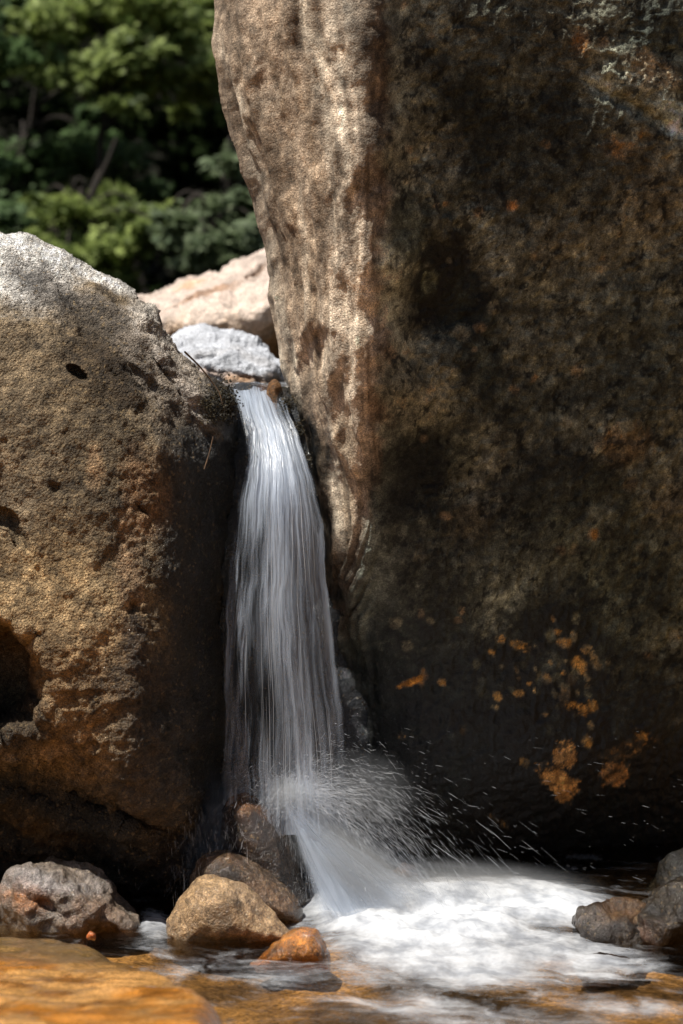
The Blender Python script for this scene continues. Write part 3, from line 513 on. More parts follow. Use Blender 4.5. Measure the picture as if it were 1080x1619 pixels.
def foam_field(px, py):
    f = np.full(px.shape, .10)
    def g(cx, cy, rx, ry, ang, a):
        an = math.radians(ang); dx, dy = px - cx, py - cy
        u = (dx * math.cos(an) + dy * math.sin(an)) / rx; v = (-dx * math.sin(an) + dy * math.cos(an)) / ry
        return a * (1 - sst(.35, 1.25, np.sqrt(u * u + v * v)))
    for b in ((660, 1450, 220, 72, 6, 1.55), (820, 1434, 200, 46, 4, 1.25), (700, 1512, 240, 54, 8, 1.0), (880, 1505, 200, 44, 8, .85), (620, 1560, 140, 40, 20, .55), (244, 1462, 34, 34, 0, .75), (250, 1500, 50, 18, 20, .4),
              (380, 1535, 240, 34, 4, .36), (700, 1600, 260, 30, 8, .52), (960, 1585, 200, 24, 8, .52), (1000, 1530, 90, 14, 6, .5), (500, 1440, 90, 50, 0, .7)):
        f = np.maximum(f, g(*b))
    return f
def pool():
    x = np.r_[np.linspace(-5, -1.75, 20), np.linspace(-1.7, 1.7, 640), np.linspace(1.75, 5, 20)][None]; y = np.r_[np.linspace(-4, 5.1, 30), np.linspace(5.13, 7.8, 420), np.linspace(7.85, 8.6, 6)][:, None]
    X, Yy = np.broadcast_arrays(x, y); p0 = np.stack([X, Yy, X * 0], -1); px, py = proj(np.where(Yy[..., None] > 2, p0, np.array([9., 2.0, 0.])))
    f = foam_field(px, py) * sst(4.8, 5.3, Yy)
    dx, dy = X - IMP[0], Yy - IMP[1] - .1; r = np.sqrt(dx * dx + dy * dy) + 1e-4; th = np.arctan2(dy, dx)
    far = sst(.7, 1.0, r)
    wz = fbm(p0, 3.5, 3, 15)
    flow = np.stack([th * (6.0 + 2 * np.clip(r, 0, 1.5)) + wz * 2.2, r * 4.6 + fbm(p0, 4, 3, 16) * 1.5, wz], -1)
    flowg = np.stack([(X * .30 + Yy * 1.0) * 13, X * 3.2 - Yy * 1.0, 0 * X + fbm(p0, 2, 2, 5)], -1); k = sst(.35, .8, r)[..., None]; k = np.maximum(k, sst(600, 480, px)[..., None]); flow = flowg + np.stack([wz * 1.6, wz * .8, wz], -1)
    ff = np.clip(f, 0, 1.3)
    z = np.clip(ff, 0, 1.2) * .010 * fbm(p0, 13, 4, 47, .6) + .010 * fbm(flowg, .6, 3, 40) + .004 * fbm(p0, 14, 3, 41) + .03 * sst(.5, 1.3, ff) + ff * .022 * fbm(p0 * np.array([.7, 1, 1]), 5, 2, 43)
    for (cx, cy, s_, h) in ((620, 1450, 0.26, .045), (800, 1440, .30, .030)):
        c = P(cx, cy, 0 + CAMZ * F / (cy - 600)); z = z + h * np.exp(-((X - c[0]) ** 2 + (Yy - c[1] - .05) ** 2) / s_ ** 2)
    n, m = X.shape
    o = mesh_np("water", np.stack([X, Yy, z], -1), gridfaces(n, m), M_water, None, {"foam": f.ravel(), "flow": flow.reshape(-1, 3)})
    return tag(o, "shallow brown pool with a fan of white foam below the waterfall", None, None, "structure")
pool()

# ------------------------------------------------------------------ waterfall
def fall_mat(name, uscale, vscale, lo, hi, seed, amax=.95, col=(0.70, 0.79, 0.92)):
    m, nt = new_mat(name)
    fl = N(nt, "Attribute", attribute_name="flow"); de = N(nt, "Attribute", attribute_name="foam")
    mp = N(nt, "Mapping"); mp.inputs["Scale"].default_value = (uscale, vscale, 1); mp.inputs["Location"].default_value = (seed * 3.7, seed * 1.3, seed); nt.links.new(fl.outputs["Vector"], mp.inputs["Vector"])
    n1 = N(nt, "TexNoise", i={"Scale": 1.0, "Detail": 5.0, "Roughness": 0.6, "Distortion": 0.25}); nt.links.new(mp.outputs[0], n1.inputs["Vector"])
    mp2 = N(nt, "Mapping"); mp2.inputs["Scale"].default_value = (uscale * 4.5, vscale * 2.2, 1); nt.links.new(fl.outputs["Vector"], mp2.inputs["Vector"])
    n2 = N(nt, "TexNoise", i={"Scale": 1.0, "Detail": 3.0, "Roughness": 0.6}); nt.links.new(mp2.outputs[0], n2.inputs["Vector"])
    mp3 = N(nt, "Mapping"); mp3.inputs["Scale"].default_value = (uscale * .22, vscale * .5, 1); mp3.inputs["Location"].default_value = (seed, 0, 0); nt.links.new(fl.outputs["Vector"], mp3.inputs["Vector"])
    n3 = N(nt, "TexNoise", i={"Scale": 1.0, "Detail": 2.0}); nt.links.new(mp3.outputs[0], n3.inputs["Vector"])
    a = mathn(nt, 'ADD', mathn(nt, 'MULTIPLY', mathn(nt, 'SUBTRACT', n1.outputs[0], .5), 1.5), mathn(nt, 'MULTIPLY', mathn(nt, 'SUBTRACT', n2.outputs[0], .5), .6))
    a = mathn(nt, 'ADD', a, mathn(nt, 'MULTIPLY', mathn(nt, 'SUBTRACT', n3.outputs[0], .5), 2.0))
    a = mathn(nt, 'ADD', a, de.outputs["Fac"])
    al = mrange(nt, a, lo, hi, 0, amax)
    gate = mrange(nt, de.outputs["Fac"], 0.0, 0.12, 0, 1); al = mathn(nt, 'MULTIPLY', al, gate)
    df = N(nt, "BsdfDiffuse", i={"Color": (*col, 1)}); tl = N(nt, "BsdfTranslucent", i={"Color": (*col, 1)}); gl = N(nt, "BsdfGlossy", i={"Roughness": 0.25})
    bp = N(nt, "Bump", i={"Strength": 0.6, "Distance": 0.02}); nt.links.new(a, bp.inputs["Height"])
    for s_ in (df, gl): nt.links.new(bp.outputs[0], s_.inputs["Normal"])
    m1 = N(nt, "MixShader", i={0: .45}); nt.links.new(df.outputs[0], m1.inputs[1]); nt.links.new(tl.outputs[0], m1.inputs[2])
    m2 = N(nt, "MixShader", i={0: .12}); nt.links.new(m1.outputs[0], m2.inputs[1]); nt.links.new(gl.outputs[0], m2.inputs[2])
    tr = N(nt, "BsdfTransparent"); mx = N(nt, "MixShader"); nt.links.new(al, mx.inputs[0]); nt.links.new(tr.outputs[0], mx.inputs[1]); nt.links.new(m2.outputs[0], mx.inputs[2])
    out = N(nt, "OutputMaterial"); nt.links.new(mx.outputs[0], out.inputs[0]); return m
LE = [(606, 372), (616, 368), (640, 374), (680, 384), (720, 388), (770, 378), (850, 366), (950, 357), (1050, 351), (1150, 349), (1260, 346), (1330, 344)]
RE = [(606, 446), (616, 448), (650, 458), (700, 478), (750, 496), (800, 508), (880, 517), (960, 524), (1040, 534), (1120, 545), (1200, 552), (1260, 556), (1330, 566)]
def fall_sheet(name, mat, dY, seed, dens, parent, wob=.02):
    n, m = 330, 120
    py = np.linspace(606, 1320, n)[:, None] + np.zeros((1, m)); u = np.linspace(0, 1, m)[None] + np.zeros((n, 1))
    xl = np.interp(py, *zip(*LE)); xr = np.interp(py, *zip(*RE))
    wl = fbm(np.stack([py / 60, py * 0, py * 0 + seed], -1), 1, 3, seed) * 5
    px = xl + wl * (1 - u) + (xr + wl * u - xl) * u
    pf = catmull([(606, 8.1), (612, 7.62), (622, 7.42), (640, 7.31), (700, 7.18), (800, 7.09), (1000, 7.02), (1320, 6.96)], 400); Yc = np.interp(py, pf[:, 0], pf[:, 1])
    Y = Yc + dY - .07 * np.sin(math.pi * u) * sst(640, 800, py)
    V = P(px, py, Y)
    fl = np.stack([u * 1.0, (py - 606) / 700., u * 0 + seed], -1)
    D = wob * fbm(np.stack([u * 14, py / 260., u * 0 + seed], -1), 1.0, 4, seed + 50); V[..., 1] += D * sst(612, 660, py); V[..., 2] += (.016 * fbm(np.stack([u * 5, u * 0 + seed, u * 0], -1), 1, 3, 33) - .012 * u) * sst(700, 615, py)
    de = dens(u, py, px) * sst(0, .05, u) * sst(1, .95, u)
    return mesh_np(name, V, gridfaces(n, m), mat, parent, {"flow": fl.reshape(-1, 3), "foam": de.ravel()})
def fdens(pts):
    f = tps([(a, b, c) for a, b, c in pts])
    return lambda u, py, px: np.clip(f(u * 300, py) + .10 * sst(900, 650, py) + .02, 0, 1.2)
dA = fdens([(0, 606, .5), (150, 606, .55), (300, 606, .4), (80, 640, .75), (200, 640, .45), (280, 650, .35), (0, 700, .3), (90, 700, .85), (180, 690, .95), (260, 700, .7), (300, 700, .3), (0, 800, .35), (100, 800, .7), (200, 800, .75), (300, 800, .25),
            (0, 950, .5), (100, 950, .55), (190, 950, .6), (250, 950, .35), (300, 950, .3), (0, 1100, .5), (60, 1100, .48), (100, 1100, .38), (180, 1100, .6), (240, 1100, .35), (300, 1100, .3), (0, 1300, .4), (80, 1300, .42), (160, 1300, .6), (300, 1300, .25)])
wf = bpy.data.objects.new("waterfall", None); COL.objects.link(wf); wf.location = tuple(P(450, 1430, 6.98)); wf_loc = np.array(wf.location)
tag(wf, "silky white waterfall pouring between the two big boulders onto the dark upright rock", "waterfall", None, "structure")
sheets = [fall_sheet("water_veil", fall_mat("veil_back", 5, 2.0, -.05, 1.1, 1, .58), .05, 1, dA, wf), fall_sheet("water_veil", fall_mat("veil_mid", 10, 2.4, .25, 1.15, 2, .7), 0, 2, dA, wf),
          fall_sheet("water_veil", fall_mat("veil_front", 17, 4.5, .5, 1.25, 3, .75), -.035, 3, dA, wf)]
for o in sheets: o.location = tuple(-wf_loc)

# jet and spray -----------------------------------------------------
def tubes(name, mat, paths, radii, parent=None, k=4, attrs=None):
    """paths: list of (n,3) arrays -> one mesh of thin tapered tubes"""
    Vs, Fs, off = [], [], 0
    for p, r in zip(paths, radii):
        p = np.asarray(p); n = len(p); t = np.gradient(p, axis=0); t /= np.linalg.norm(t, axis=1, keepdims=True) + 1e-9
        a = np.cross(t, np.array([0.13, 0.9, 0.3])); a /= np.linalg.norm(a, axis=1, keepdims=True) + 1e-9; b = np.cross(t, a)
        an = np.arange(k) * 2 * math.pi / k; rr = np.broadcast_to(r, (n,))[:, None, None]
        ring = p[:, None] + rr * (np.cos(an)[None, :, None] * a[:, None] + np.sin(an)[None, :, None] * b[:, None])
        Vs.append(ring.reshape(-1, 3)); i = (np.arange(n - 1)[:, None] * k + np.arange(k)[None]); j = (np.arange(n - 1)[:, None] * k + (np.arange(k)[None] + 1) % k)
        Fs.append(np.stack([i, j, j + k, i + k], -1).reshape(-1, 4) + off); off += n * k
    return mesh_np(name, np.concatenate(Vs), np.concatenate(Fs), mat, parent)
def drop_mat(name, a):
    m, nt = new_mat(name); df = N(nt, "BsdfDiffuse", i={"Color": (0.9, 0.93, 0.97, 1)}); tl = N(nt, "BsdfTranslucent", i={"Color": (0.9, 0.93, 0.97, 1)}); m1 = N(nt, "MixShader", i={0: .5})
    nt.links.new(df.outputs[0], m1.inputs[1]); nt.links.new(tl.outputs[0], m1.inputs[2]); tr = N(nt, "BsdfTransparent"); mx = N(nt, "MixShader", i={0: a})
    nt.links.new(tr.outputs[0], mx.inputs[1]); nt.links.new(m1.outputs[0], mx.inputs[2]); out = N(nt, "OutputMaterial"); nt.links.new(mx.outputs[0], out.inputs[0]); return m
def jet(seed, dY, mat, a0, a1, r0, r1, peak):
    """water thrown off the upright rock: a fan that falls towards the pool"""
    n, m = 90, 120; s = np.linspace(0, 1, n)[:, None] + np.zeros((1, m)); u = np.linspace(0, 1, m)[None] + np.zeros((n, 1))
    A = np.array([448, 1262.]); ang = np.radians(a0 + (a1 - a0) * u); L = r0 + (r1 - r0) * u
    px = A[0] + np.cos(ang) * L * s; py = A[1] + np.sin(ang) * L * s + 26 * (s * s - s) * np.cos(ang) * -1.0 + 12 * fbm(np.stack([u * 6, s * 2, u * 0], -1), 1, 3, seed)
    Y = 6.96 + dY + .12 * np.sin(u * 3 + seed) * s - .10 * s
    V = P(px, py, Y); V[..., 2] = np.maximum(V[..., 2], .0)
    fl = np.stack([u, s * .6, u * 0 + seed], -1)
    d = (.30 + 1.1 * np.exp(-((u - peak) / .30) ** 2) * sst(0, .35, s)) * sst(0, .12, u) * sst(1, .8, u) * sst(0, .08, s) * sst(1.0, .8, s)
    return mesh_np("splash", V, gridfaces(n, m), mat, wf, {"flow": fl.reshape(-1, 3), "foam": d.ravel()})
for i, (dy, a0, a1, r0, r1, pk) in enumerate(((.0, 78, 22, 215, 330, .5), (-.07, 74, 30, 220, 300, .45), (.09, 70, 8, 220, 330, .4), (-.12, 68, 36, 230, 280, .5))):
    jet(60 + i, dy, fall_mat("jet_water", 9 + 6 * i, 1.0, .1, 1.4, 5 + i, .55), a0, a1, r0, r1, pk).location = tuple(-wf_loc)

rs = np.random.RandomState(11)
def trajectories(n, src, spread, v_lo, v_hi, ang_lo, ang_hi, tmax, dt, seed):
    out, rad = [], []; r_ = np.random.RandomState(seed)
    for _ in range(n):
        p0 = np.array(src) + r_.normal(0, spread, 3) * np.array([1, .8, .6]); az = r_.uniform(0, 2 * math.pi); 
        ang = math.radians(r_.uniform(ang_lo, ang_hi)); sp = r_.uniform(v_lo, v_hi) * (.5 + .5 * r_.rand())
        v = np.array([math.cos(ang) * sp, r_.normal(0, .35) * sp * .6, math.sin(ang) * sp])
        t0 = tmax * r_.rand() ** 1.4; L = dt * (.35 + 2.2 * r_.rand() ** 2.5); t = np.linspace(t0, t0 + L, 5)[:, None]
        p = p0 + v * t + np.array([0, 0, -4.9]) * t * t
        if p[:, 2].min() < .02 or p[:, 1].max() > 7.6: continue
        out.append(p); w_ = .00025 + .0008 * r_.rand() ** 4; rad.append(w_ * np.array([.3, 1, 1, 1, .3]))
    return out, rad
src = P(458, 1262, 6.98)
pa, ra = [], []
for args in ((11000, src, .03, .8, 2.6, -10, 75, .42, .014, 1), (2200, src, .04, 1.5, 3.4, -20, 35, .38, .014, 2), (5500, src, .06, .6, 1.7, 95, 190, .35, .014, 3), (5000, src, .06, .5, 1.8, 20, 160, .3, .012, 4),
             (1800, P(560, 1420, 6.85), .12, .4, 1.6, 10, 160, .25, .012, 5), (900, P(325, 1300, 6.85), .10, .1, .6, -90, 0, .3, .02, 6)):
    a, b = trajectories(*args); pa += a; ra += b
for _ in range(130):    # long fine drops crossing the shade at the right
    px, py = rs.uniform(620, 1100), rs.uniform(1150, 1420); L = 3 + 18 * rs.rand() ** 2.5; a = math.radians(rs.uniform(2, 32)); Yd = rs.uniform(6.7, 7.0)
    p = P(px + np.cos(a) * L * np.linspace(0, 1, 4), py + np.sin(a) * L * np.linspace(0, 1, 4), Yd)
    if p[:, 2].min() > .05: pa.append(p); ra.append((.0002 + .0005 * rs.rand() ** 3) * np.array([.3, 1, 1, .3]))
sp = tubes("spray", drop_mat("spray_drops", .36), pa, ra, None, 3); tag(sp, "fine spray of drops thrown off the upright rock by the waterfall", None, None, "stuff")
# falling strands in the veil
pa, ra = [], []
for _ in range(45):
    u = np.clip(rs.normal(.55, .2), .12, .92); y0 = rs.uniform(650, 1150); y1 = min(y0 + rs.uniform(50, 320), 1290); py = np.linspace(y0, y1, 14)
    px = np.interp(py, *zip(*LE)) * (1 - u) + np.interp(py, *zip(*RE)) * u + fbm(np.stack([py / 120, py * 0 + u * 9, py * 0], -1), 1, 2, 3) * 3
    Y = np.interp(py, [640, 700, 800, 1000, 1320], [7.31, 7.18, 7.09, 7.02, 6.96]) - .09 * math.sin(math.pi * u) * sst(640, 800, py) - rs.uniform(0, .05)
    pa.append(P(px, py, Y) - wf_loc); ra.append(rs.uniform(.0004, .0011) * np.sin(np.linspace(.1, math.pi - .1, 14)))
st = tubes("water_strand", drop_mat("strand_water", .3), pa, ra, wf, 4); st["kind"] = "stuff"

# stream above the lip
def stream():
    n, m = 60, 40; y = np.linspace(7.56, 9.6, n)[:, None] + np.zeros((1, m)); xa = -.62 + np.zeros((n, m)); xb = -.18 + np.zeros((n, m)); u = np.linspace(0, 1, m)[None]
    X = xa + (xb - xa) * u; z = 1.945 + .02 * (y - 7.6) + .004 * fbm(np.stack([X, y, y * 0], -1), 12, 3, 4)
    return tag(mesh_np("stream", np.stack([X, y, z], -1), gridfaces(n, m), M_water, None, {"foam": np.full(n * m, .42), "flow": np.stack([X * 20, y * 3, y * 0], -1).reshape(-1, 3)}), "stream feeding the waterfall between the pale boulders", None, None, "structure")
stream()

# twigs and roots at the lip
M_twig = None
def simple_mat(name, rgb, rough=.8, var=.35, scale=30):
    m, nt = new_mat(name); tc = N(nt, "TexCoord"); n1 = N(nt, "TexNoise", i={"Scale": scale, "Detail": 3.0}); nt.links.new(tc.outputs["Object"], n1.inputs["Vector"])
    f = mrange(nt, n1.outputs[0], .3, .7, 1 - var, 1 + var, False); vm = N(nt, "VectorMath", operation='SCALE'); vm.inputs[0].default_value = tuple(rgb); nt.links.new(f, vm.inputs["Scale"])
    pb = N(nt, "BsdfPrincipled", i={"Roughness": rough}); nt.links.new(vm.outputs[0], pb.inputs["Base Color"]); out = N(nt, "OutputMaterial"); nt.links.new(pb.outputs[0], out.inputs[0]); return m
M_twig = simple_mat("dry_twig", lin((84, 62, 40)))
M_bark = simple_mat("bark", lin((36, 29, 22)), .9, .5, 14)
def twig(pts, Y, r, label, cat="twig"):
    p = catmull([(a, b) for a, b in pts], 16); q = P(p[:, 0], p[:, 1], np.interp(np.linspace(0, 1, 16), np.linspace(0, 1, len(Y)), Y))
    return tag(tubes("twig", M_twig, [q], [r * np.linspace(1, .5, 16)], None, 5), label, cat)
twig([(323, 742), (331, 716), (337, 690)], (6.86, 6.88, 6.9), .003, "thin dry twig hanging on the dark wet flank of the left boulder")
twig([(292, 556), (318, 582), (345, 618), (352, 640)], (7.02, 7.07, 7.08, 7.06), .004, "bent brown root draped over the edge of the left boulder by the lip", "root")

# ------------------------------------------------------------------ trees behind
def leaf_mat(name, rgb, rgb2, tr=.45, spec=.25):
    m, nt = new_mat(name); at = N(nt, "Attribute", attribute_name="tone"); c = mixc(nt, at.outputs["Fac"], tuple(rgb), tuple(rgb2))
    df = N(nt, "BsdfPrincipled", i={"Roughness": .6, "Specular IOR Level": spec}); tl = N(nt, "BsdfTranslucent"); nt.links.new(c, df.inputs["Base Color"]); nt.links.new(c, tl.inputs["Color"])
    mx = N(nt, "MixShader", i={0: tr}); nt.links.new(df.outputs[0], mx.inputs[1]); nt.links.new(tl.outputs[0], mx.inputs[2]); out = N(nt, "OutputMaterial"); nt.links.new(mx.outputs[0], out.inputs[0]); return m
LA = []   # a lobed leaf outline
for k in range(5):
    a = math.radians(90 + (k - 2) * 48); r = (1.0, .9, .62)[abs(k - 2)]
    LA.append((math.cos(a) * r, math.sin(a) * r))
    if k < 4: b = a + math.radians(24); LA.append((math.cos(b) * .42, math.sin(b) * .42))
LEAF = np.array([(0, -.25)] + LA + []) 
def leaves(name, mat, C, Nn, size, tone, parent, rs):
    """C centres (n,3), Nn normals (n,3)"""
    n = len(C); a = np.cross(Nn, rs.normal(size=(n, 3))); a /= np.linalg.norm(a, axis=1, keepdims=True); b = np.cross(Nn, a)
    k = len(LEAF); sz = size * rs.uniform(.6, 1.25, n)
    V = C[:, None] + sz[:, None, None] * (LEAF[None, :, :1] * a[:, None] + LEAF[None, :, 1:] * b[:, None]) - (sz[:, None] * .35 * np.abs(LEAF[None, :, 0]))[..., None] * Nn[:, None]
    tri = np.array([(0, i, i + 1) for i in range(1, k - 1)]); Fc = (tri[None] + (np.arange(n) * k)[:, None, None]).reshape(-1, 3)
    return mesh_np(name, V, Fc, mat, parent, {"tone": np.repeat(np.clip(tone, 0, 1), k)}, smooth=False)
def tree(trunk_px, Y, base_z, sprays, mat, label, seed, size=.10, per=120, name="maple_tree"):
    """sprays: (px, py, radius_px, dY): flat leafy layers hung on real branches"""
    rs = np.random.RandomState(seed); root = bpy.data.objects.new(name, None); COL.objects.link(root)
    tx = P(trunk_px, 400, Y)[0]; root.location = (tx, Y, base_z); loc = np.array(root.location); tag(root, label, "tree", "maple trees behind the boulders")
    sprays = list(sprays) + [(s[0] + rs.normal(0, s[2] * .8), s[1] + rs.normal(0, s[2] * .55), s[2] * rs.uniform(.45, .8), s[3] + rs.uniform(-.5, .6)) for s in sprays for _ in (0, 1)]
    zmax = max(P(s[0], s[1], Y)[2] for s in sprays) + .5; k = 12; z = np.linspace(base_z - .3, zmax, k)
    tp = np.stack([tx + .28 * np.sin(z * .9 + seed) + .1 * np.sin(z * 2.7 + seed), Y + .1 * np.cos(z + seed), z], -1)
    tubes("trunk", M_bark, [tp - loc], [np.linspace(.055, .02, k)], root, 8)
    C, Nn, T, br, rr = [], [], [], [], []
    for (px, py, rp, dy) in sprays:
        c = P(px, py, Y + dy); R = rp / F * Y; n = int(per * (rp / 40) ** 1.6)
        j = tp[np.argmin(np.abs(z - (c[2] - .25 * np.linalg.norm(c[:2] - tp[0, :2]))))]; t = np.linspace(0, 1, 8)[:, None]
        br.append(j + (c - j) * t + np.array([0, 0, .25]) * np.sin(t * math.pi) - loc); rr.append(np.linspace(.022, .006, 8))
        nb = 5 + int(rp / 12)
        tilt = rs.normal(0, .34, 3) + np.array([0, -.18, 1]); tilt /= np.linalg.norm(tilt)
        for b_ in range(nb):     # twigs radiating from the branch end, leaves in pairs along each
            a = rs.uniform(0, 2 * math.pi); e = c + R * rs.uniform(.6, 1.1) * np.array([math.cos(a), math.sin(a) * 1.2, -.12 + rs.normal(0, .28)])
            br.append(np.stack([c + (e - c) * s_ for s_ in (0, .5, 1)]) - loc); rr.append(np.array([.006, .004, .002]))
            q = n // nb + 1; s_ = rs.uniform(.15, 1.05, q)[:, None]
            cc = c + (e - c) * s_ + rs.normal(0, 1, (q, 3)) * np.array([.2, .22, .13]) * R * 1.3
            nn = tilt + rs.normal(0, .45, (q, 3)); nn /= np.linalg.norm(nn, axis=1, keepdims=True)
            C.append(cc); Nn.append(nn); T.append(rs.uniform(0, 1) * .6 + rs.uniform(0, .4, q))
    tubes("branch", M_bark, br, rr, root, 4)["kind"] = "stuff"
    leaves("crown", mat, np.concatenate(C) - loc, np.concatenate(Nn), size, np.concatenate(T), root, rs)
    return root
Lm1 = leaf_mat("leaf_yellow_green", (0.045, 0.075, 0.02), (0.36, 0.44, 0.13)); Lm2 = leaf_mat("leaf_green", (0.03, 0.06, 0.02), (0.17, 0.26, 0.11)); Lm3 = leaf_mat("leaf_grey_green", (0.07, 0.105, 0.05), (0.25, 0.31, 0.17))
Lm4 = leaf_mat("leaf_dark", (0.004, 0.007, 0.003), (0.022, 0.034, 0.012), .2, .0)  # shade of the wood put into a near-black leaf colour
tree(210, 18.5, 2.3, [(60, 30, 70, 0), (140, 20, 60, .3), (230, 12, 60, -.2), (290, 40, 60, .2), (330, 80, 45, 0), (180, 95, 62, -.3), (110, 112, 50, .1), (235, 130, 50, .2), (290, 10, 50, .4), (200, 60, 44, 0), (330, 20, 40, .5), (20, 90, 40, .3), (310, 150, 32, .5)], Lm1, "yellow green maple whose leaf layers fill the top left above the other trees", 101)
tree(60, 19.5, 2.4, [(80, 232, 55, 0), (40, 290, 50, .2), (190, 235, 44, -.2), (130, 262, 50, 0), (20, 330, 60, .1), (70, 350, 50, -.2), (110, 370, 50, 0), (40, 240, 32, .4), (150, 215, 34, .4), (240, 292, 26, .2), (10, 395, 50, 0)], Lm2, "mid green maple with stacked leaf layers above the left boulder", 102)
tree(170, 17.5, 2.3, [(110, 325, 46, 0), (170, 345, 52, .2), (230, 340, 50, 0), (150, 392, 58, -.2), (215, 380, 56, 0), (70, 385, 50, .2), (190, 412, 44, 0), (255, 362, 40, .2), (120, 350, 40, .4)], Lm1, "bright low maple right behind the crest of the left boulder", 103)
tree(330, 16.5, 2.3, [(370, 262, 38, 0), (350, 320, 44, .1), (395, 330, 44, 0), (320, 350, 44, .2), (300, 380, 40, 0), (370, 375, 52, -.1), (330, 402, 40, 0), (410, 290, 36, .2), (405, 385, 36, 0), (290, 342, 36, .3)], Lm3, "grey green broadleaf tree between the cream boulder and the giant boulder", 104, size=.095, per=110)
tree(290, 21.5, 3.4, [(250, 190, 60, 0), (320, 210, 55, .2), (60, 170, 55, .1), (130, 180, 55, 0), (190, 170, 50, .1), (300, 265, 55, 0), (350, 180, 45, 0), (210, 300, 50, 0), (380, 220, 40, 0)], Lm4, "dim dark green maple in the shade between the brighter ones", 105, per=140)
tree(-150, 18, 2.3, [(-60, 120, 60, 0), (-150, 60, 70, .3), (-240, 120, 60, 0), (-100, 220, 60, .2), (-200, 250, 60, 0), (-80, 330, 55, 0), (-180, 350, 60, -.2), (-280, 300, 55, 0), (-130, 400, 50, .1), (-40, 20, 50, .2)], Lm2, "broad green maple at the far left edge behind the left boulder", 106)
# shaded wood filling the slope behind
rs2 = np.random.RandomState(77); n = 60000
C = np.stack([rs2.uniform(-12, 9, n), rs2.uniform(20.6, 25, n), rs2.uniform(1.6, 10, n)], -1); d = fbm(C, .8, 3, 5); C = C[d > -.25]
Nn = rs2.normal(0, .5, C.shape) + np.array([0, -.3, 1]); Nn /= np.linalg.norm(Nn, axis=1, keepdims=True)
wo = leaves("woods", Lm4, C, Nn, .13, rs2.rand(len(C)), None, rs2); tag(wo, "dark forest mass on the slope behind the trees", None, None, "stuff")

# added wall outside the frame, unseen, keeping light off the giant boulder's right side
M_shade_wall = rock_mat("shade_wall_rock", grain=30, gstr=.8, gdist=.05, mid=4, contrast=.4)
def shade_wall():
    n, m = 60, 80; z = np.linspace(-.5, 8.5, n)[:, None] + np.zeros((1, m)); y = np.linspace(-7, 6.2, m)[None] + np.zeros((n, 1))
    V = np.stack([3.4 + .12 * z + 0 * y, y, z], -1); V[..., 0] += .5 * fbm(V, .5, 4, 3) + .12 * fbm(V, 2, 4, 4)
    Bk = V.copy(); Bk[..., 0] = 6.5; c = np.ones((2 * n * m, 4)); c[:, :3] = lin((70, 60, 46)); c[:, 3] = 0
    top = np.stack([np.arange(m - 1) + (n - 1) * m, np.arange(1, m) + (n - 1) * m, np.arange(1, m) + (2 * n - 1) * m, np.arange(m - 1) + (2 * n - 1) * m], -1)
    e0 = np.arange(n - 1) * m + m - 1; end = np.stack([e0, e0 + m, e0 + m + n * m, e0 + n * m], -1)
    return mesh_np("shade_wall", np.r_[V.reshape(-1, 3), Bk.reshape(-1, 3)], np.r_[gridfaces(n, m), gridfaces(n, m, n * m, True), top, end], M_shade_wall, None, {"col": c})
tag(shade_wall(), "dark rock wall of the gorge standing beyond the giant boulder's side of the pool", "shade_wall", None, "structure")
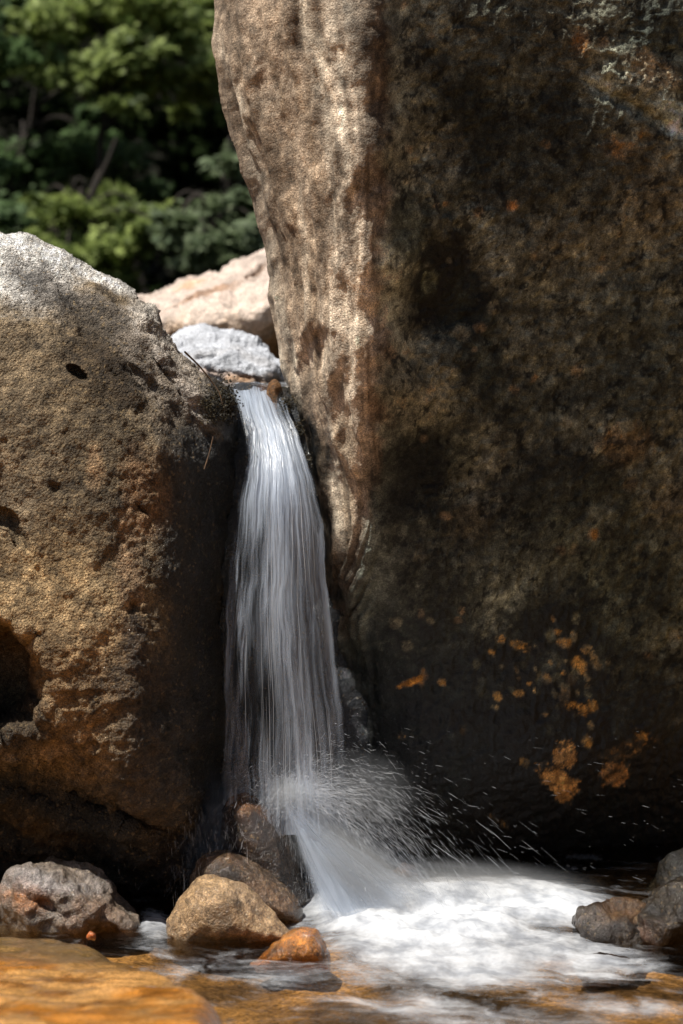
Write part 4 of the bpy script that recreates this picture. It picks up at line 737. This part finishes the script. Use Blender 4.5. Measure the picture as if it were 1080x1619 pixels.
# mist round the foot of the fall
def mist(cx, cy, Y, rx, ry, rz, rot, dens, seed, label):
    m, nt = new_mat("mist_air"); tc = N(nt, "TexCoord"); ln = N(nt, "VectorMath", operation='LENGTH'); nt.links.new(tc.outputs["Object"], ln.inputs[0])
    g = mrange(nt, ln.outputs["Value"], .15, 1.0, 1.0, 0.0)
    mp = N(nt, "Mapping"); mp.inputs["Scale"].default_value = (1.6, 2, 4); mp.inputs["Location"].default_value = (seed, 0, 0); nt.links.new(tc.outputs["Object"], mp.inputs["Vector"])
    n1 = N(nt, "TexNoise", i={"Scale": 1.6, "Detail": 4.0}); nt.links.new(mp.outputs[0], n1.inputs["Vector"])
    f = mrange(nt, n1.outputs[0], .3, .7, .25, 1.6, False)
    d = mathn(nt, 'MULTIPLY', mathn(nt, 'MULTIPLY', g, f), dens)
    v = N(nt, "VolumeScatter"); v.inputs["Color"].default_value = (.93, .96, 1, 1); v.inputs["Anisotropy"].default_value = .2; nt.links.new(d, v.inputs["Density"])
    out = N(nt, "OutputMaterial"); nt.links.new(v.outputs[0], out.inputs["Volume"])
    nu, nv = 24, 16; th = np.linspace(0, 2 * math.pi, nu)[None]; ph = np.linspace(.02, math.pi - .02, nv)[:, None]
    V = np.stack([np.sin(ph) * np.cos(th), np.sin(ph) * np.sin(th), np.cos(ph) + 0 * th], -1)
    o = mesh_np("mist", V, gridfaces(nv, nu, flip=True), m); o.location = tuple(P(cx, cy, Y)); o.scale = (rx, ry, rz); o.rotation_euler = (0, math.radians(rot), 0)
    return tag(o, label, None, None, "stuff")
mist(575, 1385, 6.88, .40, .20, .15, 38, 8.0, 3, "white mist over the jet running off the upright rock")
mist(740, 1400, 7.05, .60, .28, .10, 3, 4.5, 8, "thin mist above the white foam")
mist(330, 1310, 6.98, .24, .16, .26, 0, 3.4, 12, "faint mist left of the upright rock")

# moss cushion at the lip
mrs = np.random.RandomState(5); mc = []
for (cx, cy, Yd, r_, n_) in ((352, 622, 7.14, 20, 500), (362, 645, 7.14, 16, 400), (338, 640, 7.05, 22, 500), (455, 640, 7.30, 12, 300), (468, 680, 7.26, 12, 350), (480, 730, 7.22, 12, 350)):
    mc.append(P(cx + mrs.normal(0, r_ * .5, n_), cy + mrs.normal(0, r_ * .6, n_), Yd + mrs.uniform(-.02, .06, n_)))
mc = np.concatenate(mc); mn = mrs.normal(0, .6, mc.shape) + np.array([0, -.6, .8]); mn /= np.linalg.norm(mn, axis=1, keepdims=True)
tag(leaves("moss", leaf_mat("moss_green", lin((22, 20, 12)), lin((62, 52, 28)), .1), mc, mn, .008, mrs.rand(len(mc)) ** 2, None, mrs), "brown green moss along the wet edges of the waterfall lip", None, None, "stuff")

mist(575, 1255, 7.02, .26, .18, .20, 20, 1.8, 17, "fine haze of spray right of the foot of the waterfall")

mist(452, 1258, 6.97, .12, .10, .09, 0, 12, 21, "dense white burst of spray where the waterfall strikes the upright rock")
